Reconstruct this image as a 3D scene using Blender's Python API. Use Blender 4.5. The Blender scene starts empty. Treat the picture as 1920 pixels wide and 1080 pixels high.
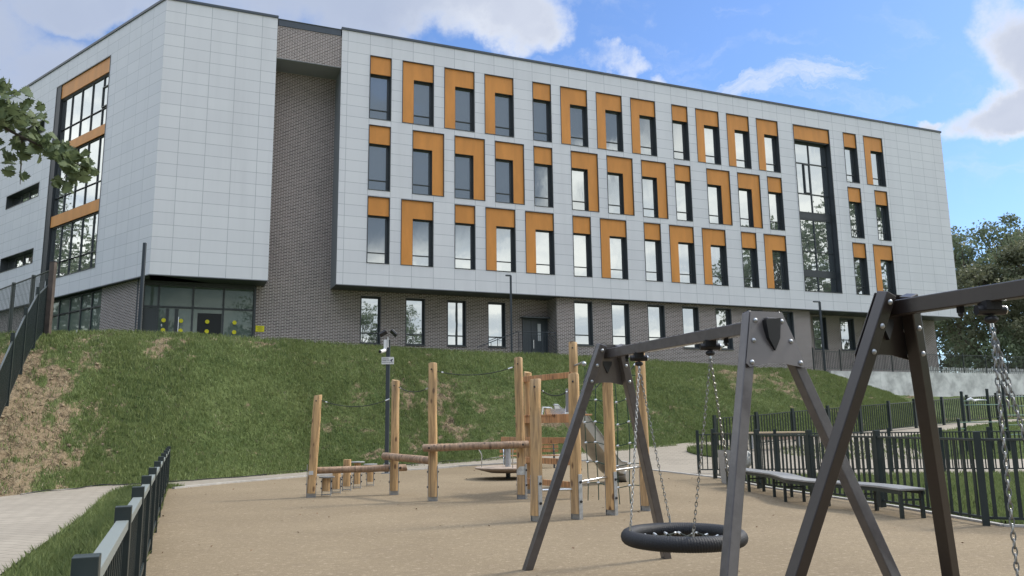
import bpy, math, random
import numpy as np
from mathutils import Vector, Matrix
random.seed(7); rng=np.random.default_rng(7)
S=bpy.context.scene; COL=S.collection
rad=math.radians
# ------------------------------------------------------------------ camera
PITCH,ROLL=0.16902,-0.013446
F=Vector((0,math.cos(PITCH),math.sin(PITCH))); R0=Vector((1,0,0)); U0=R0.cross(F)
RR=math.cos(ROLL)*R0+math.sin(ROLL)*U0; UU=-math.sin(ROLL)*R0+math.cos(ROLL)*U0
cam=bpy.data.cameras.new('camera'); co=bpy.data.objects.new('camera',cam); COL.objects.link(co)
cam.sensor_width=36; cam.lens=36*1500/1920; cam.clip_end=3000; cam.clip_start=.05
M=Matrix.Identity(4)
for i,v in enumerate((RR,UU,-F)):
    for j in range(3): M[j][i]=v[j]
M.translation=(0,0,1.6); co.matrix_world=M; S.camera=co
S.render.resolution_x=1024; S.render.resolution_y=576
S.view_settings.view_transform='Standard'; S.view_settings.look='None'; S.view_settings.gamma=1
S.view_settings.exposure=1.46
S.cycles.max_bounces=6
# ------------------------------------------------------------------ sun and sky
SUN_AZ,SUN_EL=rad(68),rad(46)
sl=bpy.data.lights.new('sun','SUN'); so=bpy.data.objects.new('sun',sl); COL.objects.link(so)
sl.energy=1.3; sl.angle=rad(11); sl.color=(1,.93,.82)
sd=Vector((math.sin(SUN_AZ)*math.cos(SUN_EL),math.cos(SUN_AZ)*math.cos(SUN_EL),math.sin(SUN_EL)))
so.rotation_euler=sd.to_track_quat('Z','Y').to_euler()
W=bpy.data.worlds.new('World'); S.world=W; W.use_nodes=True
nt=W.node_tree; N=nt.nodes; L=nt.links
class G:
    """tiny node-graph helper"""
    def __init__(s,nt): s.nt=nt; s.N=nt.nodes; s.L=nt.links
    def put(s,sock,v):
        if isinstance(v,bpy.types.NodeSocket): s.L.new(v,sock)
        elif v is not None: sock.default_value=v
    def math(s,op,a,b=None,c=None,clamp=False):
        n=s.N.new('ShaderNodeMath'); n.operation=op; n.use_clamp=clamp
        for i,v in enumerate((a,b,c)): s.put(n.inputs[i],v)
        return n.outputs[0]
    def vmath(s,op,a,b=None):
        n=s.N.new('ShaderNodeVectorMath'); n.operation=op
        s.put(n.inputs[0],a)
        if op=='SCALE': s.put(n.inputs[3],b)
        elif b is not None: s.put(n.inputs[1],b)
        return n.outputs[1] if op in('DOT_PRODUCT','LENGTH') else n.outputs[0]
    def sep(s,v):
        n=s.N.new('ShaderNodeSeparateXYZ'); s.put(n.inputs[0],v); return n.outputs
    def comb(s,x,y,z):
        n=s.N.new('ShaderNodeCombineXYZ')
        for i,v in enumerate((x,y,z)): s.put(n.inputs[i],v)
        return n.outputs[0]
    def noise(s,vec,scale,detail=4,rough=.5,dist=0,col=False):
        n=s.N.new('ShaderNodeTexNoise'); s.put(n.inputs['Vector'],vec); s.put(n.inputs['Scale'],scale)
        n.inputs['Detail'].default_value=detail; n.inputs['Roughness'].default_value=rough; n.inputs['Distortion'].default_value=dist
        return n.outputs[1 if col else 0]
    def step(s,v,a,b,lo=0.,hi=1.,smooth=True):
        n=s.N.new('ShaderNodeMapRange'); n.interpolation_type='SMOOTHSTEP' if smooth else 'LINEAR'
        s.put(n.inputs[0],v)
        for i,x in enumerate((a,b,lo,hi)): s.put(n.inputs[i+1],x)
        return n.outputs[0]
    def mix(s,f,a,b,mode='MIX'):
        n=s.N.new('ShaderNodeMix'); n.data_type='RGBA'; n.blend_type=mode
        s.put(n.inputs[0],f); s.put(n.inputs[6],a if isinstance(a,bpy.types.NodeSocket) else (*a,1)[:4]); s.put(n.inputs[7],b if isinstance(b,bpy.types.NodeSocket) else (*b,1)[:4])
        return n.outputs[2]
g=G(nt)
tc=N.new('ShaderNodeTexCoord'); D=g.vmath('NORMALIZE',tc.outputs['Generated'])
dx,dy,dz=g.sep(D)
sky=N.new('ShaderNodeTexSky'); sky.sky_type='NISHITA'; sky.sun_disc=False; sky.sun_elevation=SUN_EL; sky.sun_rotation=SUN_AZ
sky.air_density=1.0; sky.dust_density=.6; sky.ozone_density=2.0
base=g.mix(1.0,g.vmath('SCALE',sky.outputs[0],0.060),(0.76,0.93,1.18),'MULTIPLY')
# clouds: a sheet of noise spread over the dome, gathered into banks
wz=g.math('ADD',g.math('MAXIMUM',dz,0.0),0.16)
P=g.comb(g.math('DIVIDE',dx,wz),g.math('DIVIDE',dy,wz),0.0)
warp=g.vmath('SCALE',g.vmath('SUBTRACT',g.noise(D,5.5,7,.6,col=True),(.5,.5,.5)),0.22)
yy=g.math('MAXIMUM',dy,.08)
Q=g.vmath('ADD',g.comb(g.math('DIVIDE',dx,yy),g.math('DIVIDE',dz,yy),0.0),warp)
qu,qv,_=g.sep(Q)
fine=g.noise(D,9,9,.62,.2)
def bank(u,v,a,b,ang=0.,amp=1.):
    du=g.math('SUBTRACT',qu,u); dv=g.math('SUBTRACT',qv,v)
    c,s_=math.cos(ang),math.sin(ang)
    x=g.math('ADD',g.math('MULTIPLY',du,c/a),g.math('MULTIPLY',dv,s_/a))
    y=g.math('ADD',g.math('MULTIPLY',du,-s_/b),g.math('MULTIPLY',dv,c/b))
    r2=g.math('ADD',g.math('MULTIPLY',x,x),g.math('MULTIPLY',y,y))
    return g.math('MULTIPLY',g.math('SUBTRACT',1.35,r2),amp,clamp=False)
def mx(*l):
    o=l[0]
    for k in l[1:]: o=g.math('MAXIMUM',o,k)
    return o
main=mx(bank(-.14,.59,.31,.085),bank(.02,.535,.085,.055),bank(.14,.49,.035,.012,.2,.35),bank(.19,.462,.022,.02,0,.5),
        bank(-.62,.46,.15,.085),bank(-.60,.58,.14,.04),bank(-.80,.50,.2,.2),bank(.70,.50,.085,.10,.6),bank(.66,.405,.10,.04,.25),bank(.545,.385,.035,.014,.4,.7))
fineamp=g.math('MULTIPLY',g.math('SUBTRACT',fine,.5),2.6)
lsoft=g.step(qu,.0,-.22)
front=g.mix(lsoft,g.step(g.math('ADD',main,fineamp),.05,1.0),g.step(g.math('ADD',main,g.math('MULTIPLY',fineamp,.7)),-.05,1.05))
front=g.sep(front)[0]
wisp=g.math('MULTIPLY',g.step(g.math('ADD',bank(.36,.435,.12,.028,.22),g.math('MULTIPLY',g.math('SUBTRACT',g.noise(g.comb(g.math('MULTIPLY',qu,6.),g.math('MULTIPLY',qv,22.),0.),3,8,.7,.6),.5),3.2)),.1,1.7),.60)
haze=g.math('MULTIPLY',g.step(g.noise(g.comb(g.math('MULTIPLY',qu,4.),g.math('MULTIPLY',qv,9.),0.),2.0,6,.6,.5),.48,.8),.28)
front=mx(front,wisp,haze)
bn=g.noise(P,1.15,8,.58,.35)
back=g.math('MAXIMUM',g.step(bn,.28,.44),.82)
wf=g.math('MULTIPLY',g.step(g.math('SUBTRACT',dy,g.math('MULTIPLY',g.math('ABSOLUTE',dx),.75)),.0,.2),g.step(dz,.74,.62))
dens=g.math('ADD',g.math('MULTIPLY',front,wf),g.math('MULTIPLY',back,g.math('SUBTRACT',1.,wf)),clamp=True)
# cloud shade: thick middles grey-blue, thin rims and low-lying banks bright
thick=g.step(g.math('ADD',main,g.math('MULTIPLY',g.math('SUBTRACT',fine,.5),1.6)),.45,1.25)
puff=g.step(g.noise(D,14,6,.55,.4),.35,.68)
cf=g.mix(thick,(.32,.335,.365),(.215,.235,.285))
cf=g.mix(g.math('MULTIPLY',puff,.25),cf,(.30,.32,.36))
cf=g.mix(g.math('MULTIPLY',lsoft,.75),cf,(.150,.180,.245))
cb=g.mix(g.step(g.noise(P,1.7,7,.62,.3),.36,.64),(.34,.37,.40),(.60,.60,.575))
slab=g.math('MULTIPLY',g.math('MULTIPLY',g.step(g.math('ADD',dz,g.math('MULTIPLY',g.math('SUBTRACT',dx,.7),-.35)),.215,.29),g.step(dz,.62,.48)),g.math('MULTIPLY',g.step(dx,.83,.74),g.step(dy,.0,-.12)))
slab=g.math('MULTIPLY',slab,g.step(g.noise(D,4.2,6,.55,.2),.26,.40))
cb=g.mix(g.step(dz,.40,.62),cb,(.56,.62,.735))
cb=g.mix(slab,cb,(.085,.105,.135))
cb=g.mix(g.math('MULTIPLY',g.math('MULTIPLY',g.step(dx,-.15,-.65),g.step(dy,.0,-.3)),.6),cb,(.15,.19,.27))
cl=g.mix(wf,cb,cf)
cl=g.mix(1.,cl,(1.0,1.0,1.0),'MULTIPLY')
colr=g.mix(dens,base,cl)
colr=g.mix(g.step(dz,-.02,-.10),colr,(.10,.11,.09))
bg=N['Background']; L.new(colr,bg.inputs[0]); bg.inputs[1].default_value=1.0
# ------------------------------------------------------------------ mesh helpers
FR={}
def tag(o,label=None,cat=None,group=None,kind=None):
    for k,v in (('label',label),('category',cat),('group',group),('kind',kind)):
        if v: o[k]=v
    return o
def thing(name,label,cat,loc=(0,0,0),rz=0,group=None):
    o=bpy.data.objects.new(name,None); COL.objects.link(o); o.location=loc; o.rotation_euler=(0,0,rz)
    o.empty_display_size=.2; FR[o.name]=(np.array(loc,float),rz)
    return tag(o,label,cat,group)
def copy_tree(o,parent=None):
    c=o.copy(); COL.objects.link(c); c.parent=parent
    for ch in list(o.children): copy_tree(ch,c)
    return c
class MB:
    def __init__(s): s.v=[]; s.f=[]; s.uv=None
    def add(s,vs,fs):
        b=len(s.v); s.v+= [tuple(map(float,v)) for v in vs]; s.f+=[tuple(b+i for i in f) for f in fs]; return s
    def box(s,c,sz,R=None):
        c=np.array(c,float); h=np.array(sz,float)/2
        R=np.eye(3) if R is None else np.array(R)
        vs=[c+R@(h*np.array((i,j,k))) for i in(-1,1) for j in(-1,1) for k in(-1,1)]
        return s.add(vs,[(0,1,3,2),(4,6,7,5),(0,4,5,1),(2,3,7,6),(0,2,6,4),(1,5,7,3)])
    def bb(s,x0,x1,y0,y1,z0,z1): return s.box(((x0+x1)/2,(y0+y1)/2,(z0+z1)/2),(abs(x1-x0),abs(y1-y0),abs(z1-z0)))
    def beam(s,a,b,w,h,up=(0,0,1)):
        a=np.array(a,float);b=np.array(b,float); d=b-a; l=np.linalg.norm(d); d/=l
        up=np.array(up,float); sd=np.cross(d,up)
        if np.linalg.norm(sd)<1e-4: sd=np.cross(d,(0,1,0))
        sd/=np.linalg.norm(sd); u=np.cross(sd,d)
        return s.box((a+b)/2,(l,w,h),np.array([d,sd,u]).T)
    def tube(s,pts,r,n=8,cap=True,closed=False):
        pts=np.array(pts,float); m=len(pts); rs=np.broadcast_to(np.array(r,float),(m,))
        if closed: T=np.roll(pts,-1,0)-np.roll(pts,1,0)
        else:
            T=np.gradient(pts,axis=0)
        T/=np.linalg.norm(T,axis=1)[:,None]
        ref=np.array((0,0,1.)) if abs(T[0][2])<.9 else np.array((1.,0,0))
        sd=np.cross(T[0],ref); sd/=np.linalg.norm(sd); b0=len(s.v)
        for i in range(m):
            sd=sd-T[i]*(sd@T[i]); sd/=np.linalg.norm(sd); u=np.cross(T[i],sd)
            for k in range(n):
                a=2*math.pi*k/n; s.v.append(tuple(pts[i]+rs[i]*(sd*math.cos(a)+u*math.sin(a))))
        for i in range(m if closed else m-1):
            j=(i+1)%m
            for k in range(n):
                k2=(k+1)%n; s.f.append((b0+i*n+k,b0+i*n+k2,b0+j*n+k2,b0+j*n+k))
        if cap and not closed:
            s.f.append(tuple(b0+k for k in range(n))[::-1]); s.f.append(tuple(b0+(m-1)*n+k for k in range(n)))
        return s
    def cyl(s,a,b,r0,r1=None,n=16): return s.tube([a,b],[r0,r1 if r1 is not None else r0],n)
    def lathe(s,c,prof,n=24):
        b0=len(s.v)
        for r,z in prof:
            for k in range(n):
                a=2*math.pi*k/n; s.v.append((c[0]+r*math.cos(a),c[1]+r*math.sin(a),c[2]+z))
        for i in range(len(prof)-1):
            for k in range(n):
                k2=(k+1)%n; s.f.append((b0+i*n+k,b0+i*n+k2,b0+(i+1)*n+k2,b0+(i+1)*n+k))
        s.f.append(tuple(b0+(len(prof)-1)*n+k for k in range(n)))
        s.f.append(tuple(b0+k for k in range(n))[::-1])
        return s
    def sphere(s,c,r,n=10,m=6,sc=(1,1,1)):
        c=np.array(c);pr=[(math.sin(math.pi*(i+.02)/(m+.04)),-math.cos(math.pi*(i+.02)/(m+.04))) for i in range(m+1)]
        b0=len(s.v)
        for q,z in pr:
            for k in range(n):
                a=2*math.pi*k/n; s.v.append(tuple(c+np.array((q*math.cos(a)*sc[0],q*math.sin(a)*sc[1],z*sc[2]))*r))
        for i in range(m):
            for k in range(n):
                k2=(k+1)%n; s.f.append((b0+i*n+k,b0+i*n+k2,b0+(i+1)*n+k2,b0+(i+1)*n+k))
        return s
    def build(s,name,mat,parent=None,smooth=False,bevel=0,local=False,uvs=True):
        v=np.array(s.v,float).reshape(-1,3)
        if parent is not None:
            fr=FR.get(parent.name,(np.zeros(3),0)); 
            if not local:
                v=v-fr[0]; c,sn=math.cos(-fr[1]),math.sin(-fr[1])
                v=np.stack([v[:,0]*c-v[:,1]*sn,v[:,0]*sn+v[:,1]*c,v[:,2]],1)
        me=bpy.data.meshes.new(name); me.from_pydata(v.tolist(),[],s.f)
        o=bpy.data.objects.new(name,me); COL.objects.link(o)
        if parent is not None: o.parent=parent; FR[o.name]=FR.get(parent.name,(np.zeros(3),0))
        me.materials.append(mat)
        if uvs and len(s.f):
            nl=len(me.loops); co_=np.empty(len(me.vertices)*3); me.vertices.foreach_get('co',co_); co_=co_.reshape(-1,3)
            li=np.empty(nl,int); me.loops.foreach_get('vertex_index',li)
            nf=len(me.polygons); nn=np.empty(nf*3); me.polygons.foreach_get('normal',nn); nn=np.abs(nn.reshape(-1,3))
            ls=np.empty(nf,int); me.polygons.foreach_get('loop_total',ls); fi=np.repeat(np.arange(nf),ls)
            p=co_[li]; ax=np.argmax(nn,1)[fi]
            u=np.where(ax==0,p[:,1],p[:,0]); w=np.where(ax==2,p[:,1],p[:,2])
            lay=me.uv_layers.new(name='UVMap'); lay.data.foreach_set('uv',np.stack([u,w],1).ravel())
        if smooth:
            me.polygons.foreach_set('use_smooth',[True]*len(me.polygons)); me.set_sharp_from_angle(angle=rad(38))
        if bevel:
            md=o.modifiers.new('bevel','BEVEL'); md.width=bevel; md.segments=2; md.limit_method='ANGLE'
        return o
def npmesh(name,verts,faces,mat,k):
    """fast mesh of equal k-gons"""
    me=bpy.data.meshes.new(name); nv=len(verts); nf=len(faces)
    me.vertices.add(nv); me.vertices.foreach_set('co',np.asarray(verts,np.float32).ravel())
    me.loops.add(nf*k); me.loops.foreach_set('vertex_index',np.asarray(faces,np.int32).ravel())
    me.polygons.add(nf); me.polygons.foreach_set('loop_start',np.arange(0,nf*k,k,dtype=np.int32))
    me.update(calc_edges=True); me.materials.append(mat)
    o=bpy.data.objects.new(name,me); COL.objects.link(o); return o
# ------------------------------------------------------------------ value noise
def vnoise(x,y,seed=0):
    xi=np.floor(x).astype(np.int64); yi=np.floor(y).astype(np.int64); fx=x-xi; fy=y-yi
    fx=fx*fx*(3-2*fx); fy=fy*fy*(3-2*fy)
    def h(a,b):
        n=(a*374761393+b*668265263+seed*1442695041)&0xffffffff
        n=((n^(n>>13))*1274126177)&0xffffffff
        return ((n^(n>>16))&0xffff)/65535.
    return (h(xi,yi)*(1-fx)+h(xi+1,yi)*fx)*(1-fy)+(h(xi,yi+1)*(1-fx)+h(xi+1,yi+1)*fx)*fy
def fbm(x,y,o=4,seed=0):
    a=.5;t=0;s=0
    for i in range(o): t=t+a*vnoise(x*2**i,y*2**i,seed+i); s+=a; a*=.55
    return t/s
# ------------------------------------------------------------------ materials
MT={}
def mat(name,col,rough=.6,metal=0,bump=0,bscale=20,var=0,vscale=3,spec=.5,coat=0,obj=False,stretch=None):
    m=bpy.data.materials.new(name); m.use_nodes=True; q=G(m.node_tree); b=m.node_tree.nodes['Principled BSDF']
    b.inputs['Roughness'].default_value=rough; b.inputs['Metallic'].default_value=metal; b.inputs['Specular IOR Level'].default_value=spec
    b.inputs['Coat Weight'].default_value=coat
    b.inputs['Base Color'].default_value=(*col,1)
    t=q.N.new('ShaderNodeTexCoord').outputs['Object']
    if stretch: t=q.vmath('MULTIPLY',t,stretch)
    if var:
        n=q.noise(t,vscale,5,.6,.2); lo=[c*(1-var) for c in col]; hi=[min(1,c*(1+var)) for c in col]
        q.L.new(q.mix(q.step(n,.3,.7),lo,hi),b.inputs['Base Color'])
    if bump:
        bn=q.N.new('ShaderNodeBump'); bn.inputs['Strength'].default_value=bump; bn.inputs['Distance'].default_value=.01
        q.L.new(q.noise(t,bscale,5,.6),bn.inputs['Height']); q.L.new(bn.outputs[0],b.inputs['Normal'])
    MT[name]=m; return m
def brickmat(name,c1,c2,cm,w,h,mort,offs=.5,rough=.7,bump=.3,zoff=0,xoff=0,dirt=0,spec=.4,bias=0,smooth=.1,streak=0):
    m=mat(name,c1,rough,spec=spec); q=G(m.node_tree); b=q.N['Principled BSDF']
    uv=q.N.new('ShaderNodeUVMap').outputs[0]; uv=q.vmath('ADD',uv,(xoff,zoff,0))
    bt=q.N.new('ShaderNodeTexBrick'); q.L.new(uv,bt.inputs['Vector']); bt.offset=offs; bt.offset_frequency=2; bt.squash=1
    for k,v in (('Color1',(*c1,1)),('Color2',(*c2,1)),('Mortar',(*cm,1)),('Scale',1.),('Mortar Size',mort),('Mortar Smooth',smooth),('Bias',bias),('Brick Width',w),('Row Height',h)): bt.inputs[k].default_value=v
    c=bt.outputs[0]
    if streak:
        sx=q.noise(q.vmath('MULTIPLY',uv,(1.6,.10,1)),1.,6,.6,.2); c=q.mix(q.math('MULTIPLY',q.step(sx,.42,.78),streak),c,[x*.72 for x in c1])
    if dirt:
        n=q.noise(uv,.35,6,.65,.3); c=q.mix(q.math('MULTIPLY',q.step(n,.4,.75),dirt),c,[x*.62 for x in c1])
    q.L.new(c,b.inputs['Base Color'])
    bn=q.N.new('ShaderNodeBump'); bn.inputs['Strength'].default_value=bump; bn.inputs['Distance'].default_value=.01; bn.invert=True
    q.L.new(bt.outputs[1],bn.inputs['Height']); q.L.new(bn.outputs[0],b.inputs['Normal'])
    return m
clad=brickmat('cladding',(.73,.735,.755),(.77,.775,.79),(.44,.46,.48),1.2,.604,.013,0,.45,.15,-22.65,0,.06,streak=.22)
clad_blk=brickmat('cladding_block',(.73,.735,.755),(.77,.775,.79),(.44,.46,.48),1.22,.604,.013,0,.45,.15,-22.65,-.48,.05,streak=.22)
clad_left=brickmat('cladding_shaded',(.68,.69,.725),(.725,.73,.76),(.46,.48,.50),1.2,.604,.013,0,.45,.15,-22.65,0,.06,streak=.22)  # same panels as the front, the wing's shade put into a darker tone
brick=brickmat('dark_brick',(.074,.052,.050),(.185,.135,.128),(.60,.55,.515),.26,.0775,.0150,.5,.85,.5,0,0,.12)
paver=brickmat('paver',(.27,.238,.192),(.315,.278,.225),(.175,.152,.12),.42,.21,.010,.5,.85,.3,0,0,.30)
kerbm=mat('kerb_concrete',(.40,.385,.36),.9,bump=.3,bscale=40,var=.12,vscale=5)
conc=mat('concrete',(.66,.65,.62),.9,bump=.3,bscale=12,var=.30,vscale=1.1)
q=G(conc.node_tree)
frame_m=mat('dark_frame',(.055,.063,.069),.38,spec=.5)
reveal_m=mat('dark_reveal',(.030,.036,.043),.5)
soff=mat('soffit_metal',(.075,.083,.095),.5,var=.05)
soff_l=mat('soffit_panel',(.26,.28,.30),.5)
coping=mat('coping_metal',(.065,.08,.10),.45)
orange=mat('ochre_panel',(.70,.285,.055),.5,var=.09,vscale=1.2,stretch=(1.2,1.2,.3))
darkw=mat('window_dark',(.01,.012,.014),.4)
yellow=mat('yellow_sticker',(.80,.72,.02),.5)
white=mat('white_plastic',(.75,.76,.76),.4)
black=mat('black_plastic',(.012,.012,.014),.4)
darkink=mat('dark_print',(.04,.045,.08),.6)
fencem=mat('fence_paint',(.020,.030,.030),.42,var=.15,vscale=4,spec=.5)
fencetop=mat('fence_rail_paint',(.035,.045,.042),.40,spec=.6)
poster=mat('grey_pole_paint',(.045,.055,.065),.42)
steel=mat('brown_steel_paint',(.024,.018,.0165),.32,bump=.05,bscale=60,var=.12,vscale=8,spec=.6)
steel_a=mat('brown_steel_lit',(.085,.077,.076),.26,bump=.05,bscale=60,var=.14,vscale=8,spec=.6,coat=.2)  # lit copy of the brown steel: sky sheen put into a greyer, lighter tone
plate_m=mat('steel_plate_lit',(.13,.12,.118),.30,var=.1,vscale=3,spec=.6)  # plates paler still, the light they catch is painted into the colour
galv=mat('galvanised_steel',(.42,.44,.46),.42,metal=.75,var=.15,vscale=14)
chainm=mat('chain_steel',(.30,.30,.29),.33,metal=.85,var=.25,vscale=30)
inox=mat('stainless',(.62,.63,.64),.22,metal=.95,var=.06,vscale=6)
slidem=mat('slide_steel',(.42,.41,.39),.38,metal=.7,var=.1,vscale=3)
rubber=mat('black_rope_rubber',(.012,.013,.016),.6,bump=.6,bscale=60)
ropeg=mat('green_rope',(.012,.045,.028),.7,bump=.4,bscale=90)
ropeb=mat('dark_rope',(.02,.026,.02),.7,bump=.4,bscale=90)
clampm=mat('rope_clamp',(.6,.62,.63),.3,metal=.6)
deckm=mat('deck_wood',(.34,.27,.215),.7,var=.25,vscale=6,stretch=(1,1,6))
benchtop=mat('bench_top',(.27,.27,.265),.45,var=.1,vscale=8)
gymm=mat('gym_post_paint',(.012,.022,.022),.4)
gymbar=mat('gym_bar_green',(.16,.26,.20),.4)
bagm=mat('bag_plastic',(.50,.50,.47),.5,bump=.8,bscale=18,var=.25,vscale=9)
binm=mat('bin_concrete',(.33,.32,.30),.9,bump=.5,bscale=70,var=.25,vscale=40)
bark=mat('bark',(.075,.058,.045),.9,bump=.8,bscale=18,var=.3,vscale=6)
doorm=mat('door_paint',(.075,.088,.10),.45)
hoard=mat('pale_fence_paint',(.55,.55,.53),.7)
whitestone=mat('pale_stone',(.6,.58,.53),.9)
lampglass=mat('floodlight_glass',(.55,.55,.52),.2)
roomm=mat('hall_wall',(.17,.215,.155),.8,var=.2,vscale=.7)
# pine poles
def pine(name,c,dark):
    m=mat(name,c,.62); q=G(m.node_tree); b=q.N['Principled BSDF']
    t=q.N.new('ShaderNodeTexCoord').outputs['Object']; oi=q.N.new('ShaderNodeObjectInfo').outputs['Random']
    t2=q.vmath('ADD',q.vmath('MULTIPLY',t,(9,9,.55)),q.comb(q.math('MULTIPLY',oi,37.),0.,q.math('MULTIPLY',oi,11.)))
    grain=q.noise(t2,2.2,6,.62,.6)
    c1=q.mix(q.step(grain,.30,.72),[x*.55 for x in c],[min(1,x*1.32) for x in c])
    kn=q.N.new('ShaderNodeTexVoronoi'); q.L.new(q.vmath('MULTIPLY',t,(6.,6.,2.6)),kn.inputs['Vector']); kn.inputs['Scale'].default_value=1.
    c2=q.mix(q.step(kn.outputs['Distance'],.10,.22),dark,c1)
    cr=q.noise(q.vmath('MULTIPLY',t,(14,14,.35)),2.,4,.6,.3)
    c2=q.mix(q.math('MULTIPLY',q.step(cr,.62,.67),.55),c2,dark)
    wt=q.noise(t,1.1,3,.5); c2=q.mix(q.math('MULTIPLY',q.step(wt,.45,.8),.35),c2,(.30,.25,.19))
    q.L.new(c2,b.inputs['Base Color'])
    bn=q.N.new('ShaderNodeBump'); bn.inputs['Strength'].default_value=.35; bn.inputs['Distance'].default_value=.006
    q.L.new(grain,bn.inputs['Height']); q.L.new(bn.outputs[0],b.inputs['Normal']); return m
log=pine('pine_log',(.49,.315,.150),(.14,.075,.035))
plank=pine('larch_plank',(.47,.24,.105),(.13,.06,.03))
beamm=pine('weathered_log',(.33,.215,.135),(.10,.06,.04))
# glass: coated double glazing over a dark room
def glassmat(name,dark,fac,tint=(.93,.97,.97)):
    m=bpy.data.materials.new(name); m.use_nodes=True; q=G(m.node_tree); b=q.N['Principled BSDF']; out=q.N['Material Output']
    b.inputs['Base Color'].default_value=(*dark,1); b.inputs['Roughness'].default_value=.5
    gl=q.N.new('ShaderNodeBsdfGlossy'); gl.inputs['Color'].default_value=(*tint,1); gl.inputs['Roughness'].default_value=.015
    t=q.N.new('ShaderNodeTexCoord').outputs['Object']
    bn=q.N.new('ShaderNodeBump'); bn.inputs['Strength'].default_value=.12; bn.inputs['Distance'].default_value=.02
    q.L.new(q.noise(q.vmath('MULTIPLY',t,(1,1,.5)),1.6,2,.4,.3),bn.inputs['Height']); q.L.new(bn.outputs[0],gl.inputs['Normal'])
    fr=q.N.new('ShaderNodeFresnel'); fr.inputs['IOR'].default_value=1.5
    f2=q.math('ADD',q.math('MULTIPLY',fr.outputs[0],.9),fac,clamp=True)
    mx_=q.N.new('ShaderNodeMixShader'); q.L.new(f2,mx_.inputs[0]); q.L.new(b.outputs[0],mx_.inputs[1]); q.L.new(gl.outputs[0],mx_.inputs[2]); q.L.new(mx_.outputs[0],out.inputs[0])
    return m
glass=glassmat('window_glass',(.050,.060,.062),.50)
glass_g=glassmat('hall_glass',(.070,.105,.085),.03,(.85,.95,.9))
# rubber crumb surface
def crumb():
    m=mat('rubber_crumb',(.27,.215,.145),.95,spec=.2); q=G(m.node_tree); b=q.N['Principled BSDF']
    t=q.N.new('ShaderNodeTexCoord').outputs['Object']
    a=q.noise(t,.28,5,.6,.3); c=q.mix(q.step(a,.3,.72),(.212,.167,.106),(.295,.236,.153))
    f=q.noise(t,95,3,.7); c=q.mix(q.step(f,.30,.70),[.165,.127,.083],c); 
    c=q.mix(q.math('MULTIPLY',q.step(f,.60,.80),.6),c,(.46,.38,.27))
    pt=q.noise(t,.9,6,.68,.5); c=q.mix(q.math('MULTIPLY',q.step(pt,.50,.70),.30),c,(.17,.132,.09))
    m2=q.noise(q.vmath('MULTIPLY',t,(1,1.6,1)),5.5,5,.7,.4); c=q.mix(q.math('MULTIPLY',q.step(m2,.50,.72),.42),c,(.15,.115,.078)); m3=q.noise(t,13,4,.65); c=q.mix(q.math('MULTIPLY',q.step(m3,.52,.70),.35),c,(.46,.375,.27))
    dk=q.noise(t,7.5,5,.7,.6); c=q.mix(q.math('MULTIPLY',q.step(dk,.655,.71),.6),c,(.12,.085,.06))
    st=q.noise(q.vmath('MULTIPLY',t,(.5,1.4,1)),1.3,5,.65,.8); c=q.mix(q.math('MULTIPLY',q.step(st,.5,.72),.28),c,(.175,.138,.092))
    q.L.new(c,b.inputs['Base Color'])
    bn=q.N.new('ShaderNodeBump'); bn.inputs['Strength'].default_value=.5; bn.inputs['Distance'].default_value=.01
    q.L.new(q.math('ADD',f,q.noise(t,22,3,.6)),bn.inputs['Height']); q.L.new(bn.outputs[0],b.inputs['Normal']); return m
crumbm=crumb()
def soilgrass(name):
    """turf with bare earth where the 'soil' attribute is high"""
    m=mat(name,(.06,.09,.03),.95,spec=.15); q=G(m.node_tree); b=q.N['Principled BSDF']
    t=q.N.new('ShaderNodeTexCoord').outputs['Object']
    at=q.N.new('ShaderNodeAttribute'); at.attribute_name='soil'
    n1=q.noise(t,.55,5,.6,.3); n2=q.noise(t,7,6,.7,.2); n3=q.noise(t,26,4,.7)
    gr=q.mix(q.step(n1,.3,.7),(.075,.11,.035),(.13,.165,.06)); gr=q.mix(q.math('MULTIPLY',q.step(n3,.35,.7),.6),gr,(.035,.05,.018))
    so=q.mix(q.step(n2,.3,.7),(.155,.115,.070),(.285,.222,.143)); so=q.mix(q.math('MULTIPLY',q.step(n3,.55,.75),.7),so,(.12,.09,.06))
    v=q.N.new('ShaderNodeTexVoronoi'); v.feature='DISTANCE_TO_EDGE'; v.inputs['Scale'].default_value=2.3
    q.L.new(q.vmath('ADD',q.vmath('MULTIPLY',t,(1,1,1.)),q.vmath('SCALE',q.noise(t,3,5,.65,col=True),1.3)),v.inputs['Vector'])
    crack=q.step(v.outputs[0],.0,.05); crack=q.math('MAXIMUM',crack,q.step(q.noise(t,1.3,4,.6),.50,.44)); so=q.mix(crack,(.085,.066,.046),so)
    f=q.step(q.math('ADD',at.outputs['Fac'],q.math('MULTIPLY',q.math('SUBTRACT',n2,.5),.9)),.35,.62)
    q.L.new(q.mix(f,gr,so),b.inputs['Base Color'])
    bn=q.N.new('ShaderNodeBump'); bn.inputs['Strength'].default_value=.9; bn.inputs['Distance'].default_value=.08
    q.L.new(q.math('ADD',q.math('ADD',n2,q.math('MULTIPLY',n3,.4)),q.math('MULTIPLY',crack,.3)),bn.inputs['Height']); q.L.new(bn.outputs[0],b.inputs['Normal']); return m
slopem=soilgrass('embankment_turf')
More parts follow.
